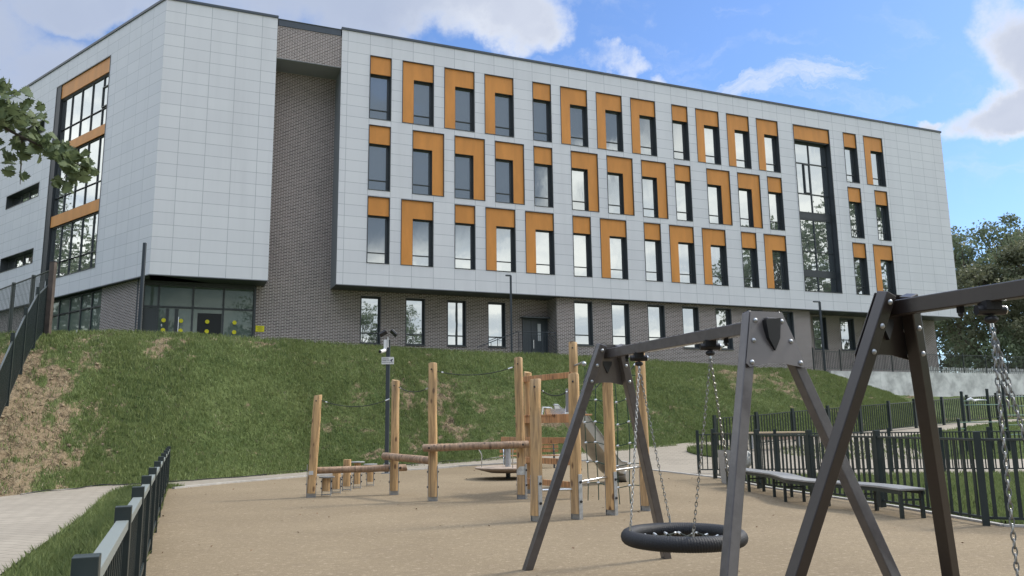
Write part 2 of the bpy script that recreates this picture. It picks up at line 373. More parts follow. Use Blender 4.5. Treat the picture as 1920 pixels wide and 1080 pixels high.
def leafmat(name,c1,c2,scale=.6,trans=.25):
    m=mat(name,c1,.55,spec=.3); q=G(m.node_tree); b=q.N['Principled BSDF']; out=q.N['Material Output']
    t=q.N.new('ShaderNodeTexCoord').outputs['Object']
    geo=q.N.new('ShaderNodeNewGeometry').outputs['Random Per Island']
    c=q.mix(q.math('ADD',q.math('MULTIPLY',q.noise(t,scale,4,.6),.75),q.math('MULTIPLY',geo,.45),clamp=True),c1,c2)
    q.L.new(c,b.inputs['Base Color'])
    tr=q.N.new('ShaderNodeBsdfTranslucent'); q.L.new(c,tr.inputs[0]); mx_=q.N.new('ShaderNodeMixShader'); mx_.inputs[0].default_value=trans
    q.L.new(b.outputs[0],mx_.inputs[1]); q.L.new(tr.outputs[0],mx_.inputs[2]); q.L.new(mx_.outputs[0],out.inputs[0]); return m
bladem=leafmat('grass_blade',(.085,.142,.040),(.265,.310,.125),.45,.3)
bladedry=leafmat('dry_grass',(.21,.19,.11),(.36,.32,.21),1.,.2)
leaf_a=leafmat('leaf_green',(.090,.125,.07),(.185,.225,.13),.35,.4)  # greens paled so that haze over the far trees sits in the leaf colour
leaf_b=leafmat('leaf_brownish',(.10,.11,.065),(.18,.19,.11),.35,.4)
maple_m=leafmat('maple_leaf',(.075,.11,.05),(.17,.21,.10),3,.38)
# ------------------------------------------------------------------ ground
def gz(x,y):
    x=np.asarray(x,float);y=np.asarray(y,float)
    a=.085*np.clip(y-31,0,7)+.04*np.clip(y-38,0,8); t=np.clip((y-26)/10,0,1); t=t*t*(3-2*t)
    return a+.03*np.clip(x-5,0,22)*t
def poly_sheet(name,pts,m,off,hole_z=None,kind='structure'):
    import bmesh
    bm=bmesh.new(); vs=[bm.verts.new((x,y,0)) for x,y in pts]; bm.faces.new(vs)
    bmesh.ops.triangulate(bm,faces=bm.faces[:])
    xs=[p[0] for p in pts]; ys=[p[1] for p in pts]
    for k in range(math.ceil(min(xs)),math.floor(max(xs))+1):
        if k%2==0: bmesh.ops.bisect_plane(bm,geom=bm.verts[:]+bm.edges[:]+bm.faces[:],plane_co=(k,0,0),plane_no=(1,0,0))
    for k in range(math.ceil(min(ys)),math.floor(max(ys))+1):
        if k>=25 or k%4==0: bmesh.ops.bisect_plane(bm,geom=bm.verts[:]+bm.edges[:]+bm.faces[:],plane_co=(0,k,0),plane_no=(0,1,0))
    for v in bm.verts: v.co.z=float(gz(v.co.x,v.co.y))+off
    bmesh.ops.recalc_face_normals(bm,faces=bm.faces[:])
    uvl=bm.loops.layers.uv.new('UVMap')
    for f in bm.faces:
        if f.normal.z<0: f.normal_flip()
        for l in f.loops: l[uvl].uv=(l.vert.co.x*.92-l.vert.co.y*.39,l.vert.co.x*.39+l.vert.co.y*.92)
    me=bpy.data.meshes.new(name); bm.to_mesh(me); bm.free(); me.materials.append(m)
    o=bpy.data.objects.new(name,me); COL.objects.link(o); o['kind']=kind; return o
ground=poly_sheet('ground',[(-300,-300),(300,-300),(300,47),(60,47),(-20,47),(-300,47)],slopem,-.03)
playpoly=[(-.05,-1.0),(-4.84,10.87),(-9.42,22.24),(-8.4,24.2),(-6.61,27.11),(-4.14,29.62),(-2.16,31.4),(1,32.4),(4.19,32.6),(4.45,30.5),(4.7,27.87),(5.85,23.5),(6.12,19.84),(6.55,17.6),(6.98,15.3),(7.25,12.4),(9.2,11.3),(13,9.2),(13,-6),(2,-6)]
playground=poly_sheet('playground_surface',playpoly,crumbm,.004)
pathpoly=[(-1.2,-3),(-5.9,9.56),(-7.98,15),(-9.2,18.2),(-10.46,21.07),(-10.9,22.9),(-10.25,23.6),(-9.3,23.2),(-8.5,24.35),(-6.72,27.2),(-4.2,29.75),(-2.2,31.55),(1,32.55),(4.3,32.75),(4.6,30.5),(4.85,27.9),(6.0,24.2),(25,23.6),(40,22),(40,27.5),(25,28.8),(16,30.2),(11.5,31.2),(10.3,33.5),(11.5,35.0),(16.4,36.1),(19.5,37.7),(24.6,42.0),(34,44.5),(34,46.5),(24.5,44.2),(18.3,40.5),(13,38.9),(9.2,38.3),(4.6,36.3),(-1.4,33.6),(-3.5,32.6),(-7.4,30.7),(-10.5,25.3),(-12.6,23.6),(-13.0,20.5),(-13.4,15),(-10,5),(-7,-3)]
path=poly_sheet('path',pathpoly,paver,-.012)
kb=MB()
def kerb(pts,w=.09,h=.035):
    for a,b in zip(pts[:-1],pts[1:]):
        n=max(1,int(math.dist(a,b)/1.0))
        for i in range(n):
            p=[a[j]+(b[j]-a[j])*i/n for j in(0,1)]; r=[a[j]+(b[j]-a[j])*(i+1)/n for j in(0,1)]
            kb.beam((*p,float(gz(*p))-.03+h/2),(*r,float(gz(*r))-.03+h/2),w,.06+h)
kerb([(-9.24,22.24),(-8.4,24.2),(-6.61,27.11),(-4.14,29.62),(-2.16,31.4),(1,32.4),(4.19,32.6)],.10,.05)
kerb([(4.7,27.87),(5.9,23.5),(6.17,19.84),(6.6,17.6),(7.03,15.3),(7.3,12.4),(9.2,11.35),(13,9.25)])
k=kb.build('kerb',kerbm); k['kind']='structure'
# island of grass in the paving
isl=[(8.2+.85*math.cos(a)*(1+.1*math.sin(3*a)),34.2+1.5*math.sin(a)) for a in np.linspace(0,2*math.pi,24,endpoint=False)]
o=poly_sheet('grass_island',isl,slopem,.02)
# embankment: foot line to crest line
def zf(x,y): return float(gz(x,y))-.02
FT=[(-34,2),(-20,10),(-14.5,17),(-12.9,20.5),(-12.3,23.7),(-10.5,25.2),(-7.5,30.6),(-3.6,32.5),(-1.39,33.5),(4.6,36.2),(9.2,38.2),(13,38.8),(17,40),(19.5,41.5),(22.5,43.5),(25,45),(36,48)]
CR=[(-50,14,5),(-30,22,5.0),(-22.3,29,5.15),(-18.3,31,5.35),(-15.6,31.6,5.41),(-13.2,32.5,5.39),(-9.4,34.7,5.30),(-6.0,37.4,5.22),(-4,38.7,5.19),(1.0,41.4,5.18),(5.8,44,5.1),(10.46,46.5,4.91),(15.2,48.6,4.74),(18.7,49.0,4.50),(21.52,50.1,3.72),(25.18,51.6,3.06),(37,56.4,3.0)]
TT=len(FT)-1
def crv(P,t):
    P=np.array(P,float); t=np.clip(t,0,len(P)-1.0001); i=np.floor(t).astype(int); f=(t-i)[...,None]
    a=P[np.clip(i-1,0,len(P)-1)];b=P[i];c=P[i+1];d=P[np.clip(i+2,0,len(P)-1)]
    m0=(c-a)/2*.6; m1=(d-b)/2*.6; 
    return (2*f**3-3*f**2+1)*b+(f**3-2*f**2+f)*m0+(-2*f**3+3*f**2)*c+(f**3-f**2)*m1
FT3=[(x,y,zf(x,y)) for x,y in FT]
SOILB=[(3.3,.45,.9,.45),(5.35,.25,.35,.2),(8.0,.3,.6,.25),(7.1,.12,.5,.12),(4.75,.85,.5,.12),(7.9,.55,.6,.15),(11.3,.8,.7,.18),(12.4,.6,.7,.25),(5.6,.9,.5,.08),(8.9,.62,.3,.2)]
def soil_at(t,u):
    x=t*4.6; y=u*8
    s=fbm(x*.42+3,y*.42+9,5,3)*.9+(fbm(x*1.5,y*3.2,5,11)-.5)*1.25-.43
    s=s+np.clip((3.1-t+.8*(1-u))/1.1,0,1)*.66
    for a,b,ra,rb in SOILB: s=s+.24*np.exp(-((t-a)/ra)**2-((u-b)/rb)**2)
    s=s-.25*np.exp(-((t-4.9)/.5)**2-((u-.2)/.25)**2)
    return np.clip(s+.08,0,1)
def slope_pt(t,u,rough=True):
    A=crv(FT3,t);B=crv(CR,t); uu=u[...,None]
    P=A+(B-A)*uu; e=u+.06*np.sin(u*math.pi*2)*-1
    P[...,2]=A[...,2]+(B[...,2]-A[...,2])*e
    if rough:
        edge=np.clip(u/.06,0,1)*np.clip((1-u)/.06,0,1)
        n=(fbm(P[...,0]*.7,P[...,1]*.7+P[...,2],4,21)-.5)*.34+(fbm(P[...,0]*2.6,P[...,1]*2.6+P[...,2]*2,3,33)-.5)*.16
        sl_=soil_at(t,u); n=n+(fbm(P[...,0]*5,P[...,2]*6+P[...,1]*3,3,5)-.5)*.22*np.clip(sl_*2,0,1)
        P[...,2]+=n*edge
    return P
nt_,nu=900,110
tt,uu_=np.meshgrid(np.linspace(0,TT,nt_),np.linspace(0,1,nu),indexing='ij')
PP=slope_pt(tt,uu_); sv=soil_at(tt,uu_)
idx=np.arange(nt_*nu).reshape(nt_,nu)
fc=np.stack([idx[:-1,:-1],idx[1:,:-1],idx[1:,1:],idx[:-1,1:]],-1).reshape(-1,4)
emb=npmesh('embankment',PP.reshape(-1,3),fc,slopem,4); emb['kind']='structure'
emb.data.attributes.new('soil','FLOAT','POINT').data.foreach_set('value',sv.ravel().astype(np.float32))
emb.data.polygons.foreach_set('use_smooth',[True]*len(emb.data.polygons))
# terrace behind the crest
tl=np.linspace(0,TT,160); C=crv(CR,tl); zt_=np.where(tl>12.8,4.56,C[:,2]-.0)
off=np.array((-.383*90,.924*90,0)); c0=C.copy(); c0[:,2]=zt_
sh=np.clip((tl-12.3)/1.2,0,1)[:,None]; c0=c0+np.array((-.383,.924,0))*.25*sh
c1=c0+off; vs=np.concatenate([c0,c0+off*.05,c1]); n=len(tl)
fs=[(i,i+1,n+i+1,n+i) for i in range(n-1)]+[(n+i,n+i+1,2*n+i+1,2*n+i) for i in range(n-1)]
ter=npmesh('terrace_ground',vs,fs,slopem,4); ter['kind']='structure'
far=npmesh('hill_ground',[(-300,47.2,-.05),(-300,400,-.05),(400,400,4.3),(400,46,-.05),(34,56,2.9),(25,52.4,2.9),(20,50.6,2.9)],[(3,2,1),(0,1,2),(3,4,2)],slopem,3); far['kind']='structure'
# ------------------------------------------------------------------ grass blades
def blades(name,P,h,w,m,lean=.5,nrm=None):
    n=len(P); a=rng.uniform(0,2*math.pi,n); d=np.stack([np.cos(a),np.sin(a),np.zeros(n)],1)
    hh=h*rng.uniform(.5,1.35,n); la=rng.uniform(0,2*math.pi,n); lm=rng.uniform(0,lean,n)
    tip=np.stack([np.cos(la)*lm,np.sin(la)*lm,np.ones(n)],1)*hh[:,None]
    ww=(w*rng.uniform(.6,1.3,n))[:,None]/2
    mid=P+tip*.55+np.stack([np.cos(la),np.sin(la),np.zeros(n)],1)*0
    V=np.stack([P-d*ww-np.array((0,0,.02)),P+d*ww-np.array((0,0,.02)),mid+d*ww*.7,P+tip*np.array((1.6,1.6,1)),mid-d*ww*.7],1).reshape(-1,3)
    i=np.arange(n)[:,None]*5
    fc=i+np.array([0,1,2,3,4]); o=npmesh(name,V,fc,m,5); o['kind']='stuff'; return o
def slope_samples(n,test):
    t=rng.uniform(1.5,14.6,n); u=rng.uniform(.0,1.02,n); uc=np.clip(u,0,1)
    s=soil_at(t,uc); keep=test(s,t,u,rng.random(n)); t,uc=t[keep],uc[keep]
    P=slope_pt(t,uc); return P
A=slope_samples(230000,lambda s,t,u,r:(r>np.clip((s-.16)*2.1,0,.97)))
g1=blades('embankment_grass',A,.13,.026,bladem,.55)
A=slope_samples(60000,lambda s,t,u,r:(r<np.clip(s*1.3-.1,.04,.45)))
g2=blades('dry_grass',A,.10,.022,bladedry,1.1)
def inpoly(x,y,poly):
    c=np.zeros(len(x),bool); n=len(poly)
    for i in range(n):
        x0,y0=poly[i];x1,y1=poly[(i+1)%n]
        m=((y0>y)!=(y1>y)); 
        with np.errstate(divide='ignore',invalid='ignore'): xx=(x1-x0)*(y-y0)/(y1-y0)+x0
        c^=m&(x<xx)
    return c
def area_grass(name,poly,n,h,w,m,lean=.5,clump=True,cut=.0):
    p=np.array(poly); x=rng.uniform(p[:,0].min(),p[:,0].max(),n); y=rng.uniform(p[:,1].min(),p[:,1].max(),n)
    k=inpoly(x,y,poly)
    if clump: k&=(fbm(x*1.1,y*1.1,4,8)>rng.random(n)*.62+cut)
    x,y=x[k],y[k]; P=np.stack([x,y,gz(x,y)-.02],1)
    return blades(name,P,h*1.0,w,m,lean)
vergeL=[(-.75,.9),(-4.82,10.87),(-9.40,22.24),(-9.2,23.1),(-10.2,23.3),(-10.75,22.8),(-10.4,21.07),(-7.9,15),(-5.8,9.56),(-1.9,.9)]
area_grass('verge_grass',vergeL,260000,.13,.014,bladem,.55)
vergeR=[(5.98,23.3),(6.3,19.84),(6.7,17.6),(7.15,15.3),(7.4,12.5),(13,9.4),(26,14),(26,23.5),(6.1,24.1)]
area_grass('lawn_grass',vergeR,150000,.13,.02,bladem,.5)
area_grass('lawn_grass',[(11.6,31.4),(10.5,33.5),(11.6,34.9),(16.4,36),(19.5,37.6),(24.6,41.8),(34,44),(40,28),(25,29),(16,30.4)],60000,.11,.035,bladem,.5)
area_grass('island_grass',isl,3500,.2,.03,bladem,.5,False)
area_grass('strip_grass',[(5,37),(9.2,38.6),(13,39.2),(18.3,40.7),(24.5,44.4),(30,46.4),(30,48),(5,40)],14000,.12,.035,bladem,.5)
# weeds in the joint between paving and embankment
wp=[]
for a,b in zip(FT3[5:10],FT3[6:11]):
    for i in range(700):
        f=rng.random(); wp.append([a[0]+(b[0]-a[0])*f+rng.normal(0,.05),a[1]+(b[1]-a[1])*f-.35+rng.normal(0,.09),0])
wp=np.array(wp); wp=wp[fbm(wp[:,0]*.9,wp[:,1]*.9,3,2)>.47]; wp[:,2]=gz(wp[:,0],wp[:,1])-.01
blades('joint_weeds',wp,.10,.02,bladem,.8)
# litter of soil clods at the foot on the left
mb=MB()
for i in range(260):
    t=rng.uniform(1.9,4.4); u=rng.uniform(0,.85)**1.3; p=slope_pt(np.array([t]),np.array([u]))[0]
    mb.sphere(p,rng.uniform(.02,.075),6,4,(rng.uniform(.7,1.4),rng.uniform(.7,1.4),rng.uniform(.5,.9)))
clodm=mat('soil_clod',(.24,.185,.12),.95,var=.35,vscale=7,bump=.6,bscale=30)
o=mb.build('soil_clods',clodm); o['kind']='stuff'
# dead leaves and chips on the rubber
n=420; x=rng.uniform(-9,12,n); y=4+rng.random(n)**1.2*28; k=inpoly(x,y,playpoly); x,y=x[k],y[k]; n=len(x)
a=rng.uniform(0,6.28,n); s=rng.uniform(.010,.024,n)*(1+y*.02); d=np.stack([np.cos(a)*s,np.sin(a)*s,rng.uniform(-.2,.5,n)*s],1); e=np.stack([-np.sin(a)*s*.5,np.cos(a)*s*.5,rng.uniform(-.1,.4,n)*s],1)
P0=np.stack([x,y,np.full(n,.016)],1); V=np.stack([P0-d,P0+e,P0+d,P0-e],1).reshape(-1,3)
deadm=mat('dead_leaf',(.14,.075,.035),.8,var=.5,vscale=3)
o=npmesh('fallen_leaves',V,np.arange(n*4).reshape(-1,4),deadm,4); o['kind']='stuff'
# ------------------------------------------------------------------ building
TH=0.3926203584525879; BX,BY=-7.519840155371648,40.60937207692149
TOP,BOT=22.65,8.75
school=thing('school_building','white panelled school building with ochre framed windows above a dark brick ground floor','building',(BX,BY,0),TH)
# left wing shares the corner at s=-10.2; its axis runs 120 degrees off
cth,sth=math.cos(TH),math.sin(TH)
T2=rad(-38); CXY=(-10.2,0.0)             # corner in building axes
dth=T2-TH; c2,s2=math.cos(dth),math.sin(dth)
def LW(s,y,z): return (CXY[0]+s*c2-y*s2, CXY[1]+s*s2+y*c2, z)
class BM_(MB):
    """mesh in building axes; wing=True converts from left-wing axes at build time"""
    def __init__(s,wing=False): super().__init__(); s.wing=wing
    def build(s,name,m,parent,smooth=False,bevel=0):
        o=MB.build(s,name,m,parent,smooth,bevel,local=True)
        if s.wing:
            me=o.data; M4=Matrix.Translation((CXY[0],CXY[1],0))@Matrix.Rotation(dth,4,'Z'); me.transform(M4)
        return o
    def rect(s,x0,x1,z0,z1,y): return s.add([(x0,y,z0),(x1,y,z0),(x1,y,z1),(x0,y,z1)],[(0,1,2,3)])
def wall_grid(mb,x0,x1,z0,z1,y,holes,thick=.0):
    xs=sorted({x0,x1,*[v for h in holes for v in h[:2] if x0<v<x1]}); zs=sorted({z0,z1,*[v for h in holes for v in h[2:] if z0<v<z1]})
    for a,b in zip(xs[:-1],xs[1:]):
        for c,d in zip(zs[:-1],zs[1:]):
            cx,cz=(a+b)/2,(c+d)/2
            if any(h[0]<cx<h[1] and h[2]<cz<h[3] for h in holes): continue
            mb.rect(a,b,c,d,y)
def ring(mb,x0,x1,z0,z1,ya,yb,t):
    """rectangular frame, outer size x0..x1,z0..z1, depth ya..yb, bar t"""
    mb.bb(x0,x0+t,ya,yb,z0,z1); mb.bb(x1-t,x1,ya,yb,z0,z1); mb.bb(x0+t,x1-t,ya,yb,z0,z0+t); mb.bb(x0+t,x1-t,ya,yb,z1-t,z1)
holes_f=[]; holes_w=[]; WINS=[]
def sash(fr,pn,x0,x1,z0,z1,y,vs=(),hs=(),t=.055,bars=None,dy=.04):
    ring(fr,x0,x1,z0,z1,y-.05,y+.05,t)
    for v in vs: fr.bb(v-t/2,v+t/2,y-.045,y+.045,z0+t,z1-t)
    for h in hs: 
        xs=[x0+t]+[q for v in vs for q in (v-t/2,v+t/2)]+[x1-t]
        for a,b in zip(xs[::2],xs[1::2]): fr.bb(a,b,y-.042,y+.042,h-t/2,h+t/2)
    pn.rect(x0+.01,x1-.01,z0+.01,z1-.01,y+.012)
def facade_window(u0,kind,k,wing=False):
    z1=21.45-3.945*k; z0=z1-3.61; x0=u0*1.2; w=1.2 if kind=='I' else 1.8; x1=x0+w
    holes_f.append((x0,x1,z0,z1)); hd=z1-1.02
    if kind=='I': wx0,wx1=x0,x1
    elif kind=='L': wx0,wx1=x0+.66,x1
    else: wx0,wx1=x0,x1-.66
    fr=BM_(); t=.035
    ring(fr,x0,x1,z0,z1,-.018,.12,t)                       # thin dark trim round the whole opening
    if kind=='I': P_=[(x0+t,x1-t,hd,z1-t)]
    elif kind=='L': P_=[(x0+t,x1-t,hd,z1-t),(x0+t,wx0,z0+t,hd)]
    else: P_=[(x0+t,x1-t,hd,z1-t),(wx1,x1-t,z0+t,hd)]
    a0=wx0+(t if kind!='L' else 0); a1=wx1-(t if kind!='R' else 0)
    # deep reveal of the window itself
    ring(fr,a0-.0,a1,z0+t,hd,.085 if kind!='I' else .121,.34,.018)
    pn=BM_(); sash(fr,pn,a0+.019,a1-.019,z0+t+.019,hd-.019,.30,(),(z0+.62,),.045)
    # opening light on the right: a second slimmer stile
    fr.bb(a1-.031-.06-.045,a1-.031-.06,.262,.29,z0+.10,hd-.10)
    f=fr.build('window',frame_m,school)
    pn.build('pane',glass,f)
    pm=BM_()
    for a,b,c,d in P_: pm.bb(a,b,.06,.11,c,d)
    pm.build('ochre_panel',orange,f)
rows=[[('I',0),('L',1.5),('L',3.5),('L',5.5),('I',8),('L',9.5),('L',11.5),('L',13.5),('I',16),('L',17.5),('L',19.5),('L',21.5),('I',27.75),('L',29.3)],
      [('I',0),('R',2),('R',4),('R',6),('I',8),('R',10),('R',12),('R',14),('I',16),('R',18),('R',20),('I',22),('I',27.75),('I',29.8)],
      [('I',0),('L',1.5),('I',4),('L',5.5),('L',7.5),('I',10),('L',11.5),('I',14),('L',15.5),('L',17.5),('I',20),('L',21.5),('I',27.75),('L',29.3)]]
for k,row in enumerate(rows):
    for kd,u in row: facade_window(u,kd,k)
# stair curtain window
cx0,cx1,cz0,cz1=24.07*1.2,26.72*1.2,9.94,21.45; holes_f.append((cx0,cx1,cz0,cz1))
fr=BM_(); pn=BM_(); pm=BM_(); ring(fr,cx0,cx1,cz0,cz1,-.018,.5,.05)
pm.bb(cx0+.05,cx1-.05,.06,.12,20.45,cz1-.05); fr.bb(cx0+.05,cx1-.05,.121,.5,20.38,20.44)
cm=(cx0+cx1)/2; sash(fr,pn,cx0+.05,cx1-.05,cz0+.05,20.38,.44,(cm,),(18.9,16.75,15.45,14.95,12.75,11.45,11.05),.07)
sash(fr,pn,cm-.55,cm-.04,16.8,18.86,.40,(),(),.06)
for z in (15.2,11.25): pm2=fr.bb(cx0+.12,cx1-.12,.40,.43,z-.2,z+.2)
f=fr.build('stair_window',frame_m,school); pn.build('pane',glass,f); pm.build('ochre_panel',orange,f)
rl=BM_()
for i in range(26): rl.bb(cx0+.2+i*.107,cx0+.215+i*.107,.475,.49,11.5,12.5)
# front cladding: right block and left block
cf_=BM_(); wall_grid(cf_,-1.53,42.95,BOT,TOP,0,holes_f)
bk_=BM_(); bk_.rect(-10.2,-4.87,BOT,TOP,0); bk_.build('cladding',clad_blk,school)
cf_.build('cladding',clad,school)
ends=BM_()
ends.add([(-1.53,0,BOT),(-1.53,1.7,BOT),(-1.53,1.7,20.5),(-1.53,0,20.5)],[(0,1,2,3)])
ends.add([(-4.87,0,BOT),(-4.87,1.7,BOT),(-4.87,1.7,20.5),(-4.87,0,20.5)],[(0,3,2,1)])
ends.add([(42.95,0,BOT),(42.95,18,BOT),(42.95,18,TOP),(42.95,0,TOP)],[(0,1,2,3)])
ends.build('cladding_return',soff_l,school)
# soffits
sf=BM_(); sf.add([(-1.53,0,BOT),(42.95,0,BOT),(42.95,18,BOT),(-1.53,18,BOT)],[(0,3,2,1)])
sf.add([(-10.2,0,BOT),(-4.87,0,BOT),(-4.87,3,BOT),(-10.2,3,BOT)],[(0,3,2,1)])
sf.bb(-1.53,42.95,.004,.05,BOT-.035,BOT-.004); sf.bb(-10.2,-4.87,.004,.05,BOT-.035,BOT-.004)
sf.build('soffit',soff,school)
# recessed brick slot between the blocks
br=BM_()
br.rect(-4.87,-1.53,20.5,22.28,.06); br.rect(-4.87,-1.53,BOT,20.5,1.7)
br.add([(-4.87,.06,20.5),(-1.53,.06,20.5),(-1.53,.06,20.5),(-4.87,.06,20.5)],[])
# ground floor brick planes
holes_l=[]; holes_m=[]; holes_r=[]
gfL=[(.08,1.18),(2.55,3.65),(4.93,6.03),(7.34,8.42)]; gfM=[(12.15+2.46*i,13.35+2.46*i) for i in range(7)]; gfR=[(31.1,32.3),(33.5,34.8),(36.2,37.4),(38.8,40.0)]
for a,b in gfL: holes_l.append((a,b,5.92,8.50))
for a,b in gfM: holes_m.append((a,b,6.02,8.60))
for a,b in gfR: holes_r.append((a,b,6.35,8.60))
holes_l.append((9.45,11.02,5.0,7.62)); holes_r.append((29.95,30.9,4.0,6.5))
wall_grid(br,-5.3,11.05,4.0,BOT,1.7,holes_l); wall_grid(br,11.05,29.5,3.0,BOT,.4,holes_m); wall_grid(br,29.5,42.6,3.0,BOT,1.9,holes_r)
br.add([(11.05,.4,4),(11.05,1.7,4),(11.05,1.7,BOT),(11.05,.4,BOT)],[(0,3,2,1)])
br.add([(29.5,.4,3),(29.5,1.9,3),(29.5,1.9,BOT),(29.5,.4,BOT)],[(0,1,2,3)])
br.add([(42.6,1.9,3),(42.6,18,3),(42.6,18,BOT),(42.6,1.9,BOT)],[(0,1,2,3)])
br.build('brick_wall',brick,school)
sl2=BM_(); sl2.bb(-4.87,-1.53,.062,1.69,20.47,20.499); sl2.build('slot_soffit',soff_l,school)
# ground-floor windows
def gf_window(x0,x1,z0,z1,y,tr):
    fr=BM_(); pn=BM_(); ring(fr,x0,x1,z0,z1,y-.015,y+.30,.04)
    sash(fr,pn,x0+.041,x1-.041,z0+.041,z1-.041,y+.25,(),(tr,),.06); fr.bb(x0-.03,x1+.03,y-.05,y-.016,z0-.03,z0+.03)
    f=fr.build('window',frame_m,school); pn.build('pane',glass,f)
for a,b,c,d in holes_l[:-1]: gf_window(a,b,c,d,1.7,c+.60)
for a,b,c,d in holes_m: gf_window(a,b,c,d,.4,c+.62)
for a,b,c,d in holes_r[:-1]: gf_window(a,b,c,d,1.9,c+.75)
# double door in the recess
dr=BM_(); ring(dr,9.45,11.02,5.05,7.62,1.62,1.85,.07); dr.bb(9.3,11.0,1.2,1.69,7.62,7.68)
dr.bb(9.52,10.0,1.72,1.77,5.1,7.55); dr.bb(10.02,10.95,1.72,1.77,5.1,7.55)
d=dr.build('door',doorm,school)
hb=BM_(); hb.bb(10.42,10.62,1.70,1.718,6.35,7.35); hb.build('notice',white,d)
hb=BM_(); hb.cyl((10.8,1.70,7.0),(10.8,1.66,7.0),.03,.03,8); hb.bb(10.12,10.15,1.65,1.69,5.9,6.4); hb.build('handle',inox,d)
dr=BM_(); ring(dr,29.95,30.9,4.3,6.5,1.85,2.0,.06); dr.bb(30.0,30.85,1.93,1.97,4.4,6.45); dr.build('door',doorm,school)
# entrance glazing
en=BM_(); pn=BM_(); sash(en,pn,-10.5,-5.3,5.0,8.62,1.72,(-9.78,-8.22,-6.80),(7.48,),.09)
en.bb(-10.5,-5.3,1.60,1.69,8.6,8.74); en.bb(-5.36,-5.26,1.55,1.80,5,8.7); en.bb(-10.5,-9.82,1.66,1.70,5.0,7.4)
for a,b in ((-9.42,-9.28),(-9.02,-8.86)): en.bb(a,b,1.64,1.70,5.0,7.4)
for a in (-9.42,-8.80): en.bb(a,a+.55,1.64,1.69,5.0,5.15)
f=en.build('entrance_glazing',frame_m,school); pn.build('pane',glass_g,f)
dk=BM_(); dk.bb(-7.98,-6.86,1.722,1.728,5.05,7.24); dk.build('dark_opening',darkw,f)
hd_=BM_(); hd_.cyl((-8.84,1.60,5.9),(-8.84,1.60,7.0),.022,.022,8); hd_.bb(-8.85,-8.83,1.6,1.65,6.8,6.83); hd_.bb(-8.85,-8.83,1.6,1.65,6.1,6.13); hd_.bb(-9.6,-9.56,1.6,1.66,6.5,6.62); hd_.build('handle',inox,f)
for s_ in (-9.50,-8.72,-7.52,-6.24):
    for z in (6.81,6.33):
        st=BM_(); st.cyl((s_,1.62,z),(s_,1.612,z),.10,.10,20); st.build('yellow_dot',yellow,f)
pl=BM_(); pl.bb(-10.45,-5.35,1.9,6,5.0,5.05); 
# yellow plate on the brick beside the entrance
yp=BM_(); yp.bb(-5.22,-4.80,1.66,1.695,6.40,6.70); yp=yp.build('notice_plate',yellow,school)
yl=BM_()
for i,(w_,z) in enumerate(((.22,6.65),(.30,6.60),(.18,6.56),(.26,6.51),(.20,6.46))): yl.bb(-5.01-w_/2,-5.01+w_/2,1.652,1.658,z-.008,z+.008)
yl.build('notice_print',mat('olive_print',(.35,.33,.03),.6),yp)
# left wing
bx0,bx1,bz0,bz1=-12.12,-5.55,9.80,21.42; holes_w=[(bx0,bx1,bz0,bz1)]
slits=[(-18.15,-13.4,19.0,19.87),(-18.15,-13.4,15.08,15.95),(-18.15,-13.4,11.1,12.0),(-26.5,-21.5,19.0,19.87),(-26.5,-21.5,15.08,15.95),(-26.5,-21.5,11.1,12.0)]
holes_w+=slits
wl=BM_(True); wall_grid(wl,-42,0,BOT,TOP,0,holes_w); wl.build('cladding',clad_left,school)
fr=BM_(True); pn=BM_(True); ring(fr,bx0,bx1,bz0,bz1,-.018,.42,.05)
vs_=(-6.46,-7.76,-9.04,-10.28,-11.45)
for za,zb,h in ((17.64,20.48,18.62),(13.52,17.04,14.55),(9.85,12.83,10.75)):
    sash(fr,pn,bx0+.05,bx1-.05,za,zb,.18,vs_,(h,),.042)
sash(fr,pn,-6.44,-5.66,18.68,19.85,.13,(),(),.05)
fr.bb(bx0+.05,bx1-.05,.10,.30,20.48,20.54)
f=fr.build('glazed_bay',frame_m,school); pn.build('pane',glass,f)
dk=BM_(True); dk.bb(-12.14,-11.50,-.03,-.004,BOT-.03,bz0-.0); dk.bb(-12.07,-11.50,-.0,.16,bz0,21.37); dk.build('dark_channel',reveal_m,school)
for za,zb in ((20.54,21.37),(17.07,17.61),(12.86,13.49)):
    pm=BM_(True); pm.bb(bx0+.63,bx1-.05,.04,.10,za,zb); pm.build('ochre_panel',orange,f)
for a,b,c,d in slits:
    fr=BM_(True); pn=BM_(True); ring(fr,a,b,c,d,-.015,.46,.04); sash(fr,pn,a+.04,b-.04,c+.04,d-.04,.42,(a+1.2,a+2.4,a+3.7),(),.06); f=fr.build('window',frame_m,school); pn.build('pane',glass,f)
# left wing ground floor
wl=BM_(True); wl.rect(-5.25,-1.36,4.0,BOT,.3); wl.add([(-1.36,.3,4),(-1.36,.5,4),(-1.36,.5,BOT),(-1.36,.3,BOT)],[(0,1,2,3)]); wl.rect(-42,-14.0,4.0,BOT,.3); wl.build('brick_wall',brick,school)
fr=BM_(True); pn=BM_(True); sash(fr,pn,-14.0,-5.27,5.0,8.70,.40,(-6.46,-7.7,-9.0,-10.3,-11.6,-12.8),(7.85,),.07)
f=fr.build('ground_floor_glazing',frame_m,school); pn.build('pane',glass_g,f)
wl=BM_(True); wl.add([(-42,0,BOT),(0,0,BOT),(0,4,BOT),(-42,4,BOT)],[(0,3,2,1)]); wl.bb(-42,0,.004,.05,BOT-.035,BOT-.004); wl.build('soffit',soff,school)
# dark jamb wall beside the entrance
jb=BM_(); jb.bb(-10.75,-10.51,1.46,1.80,4.5,8.74); jb.build('jamb',soff,school)
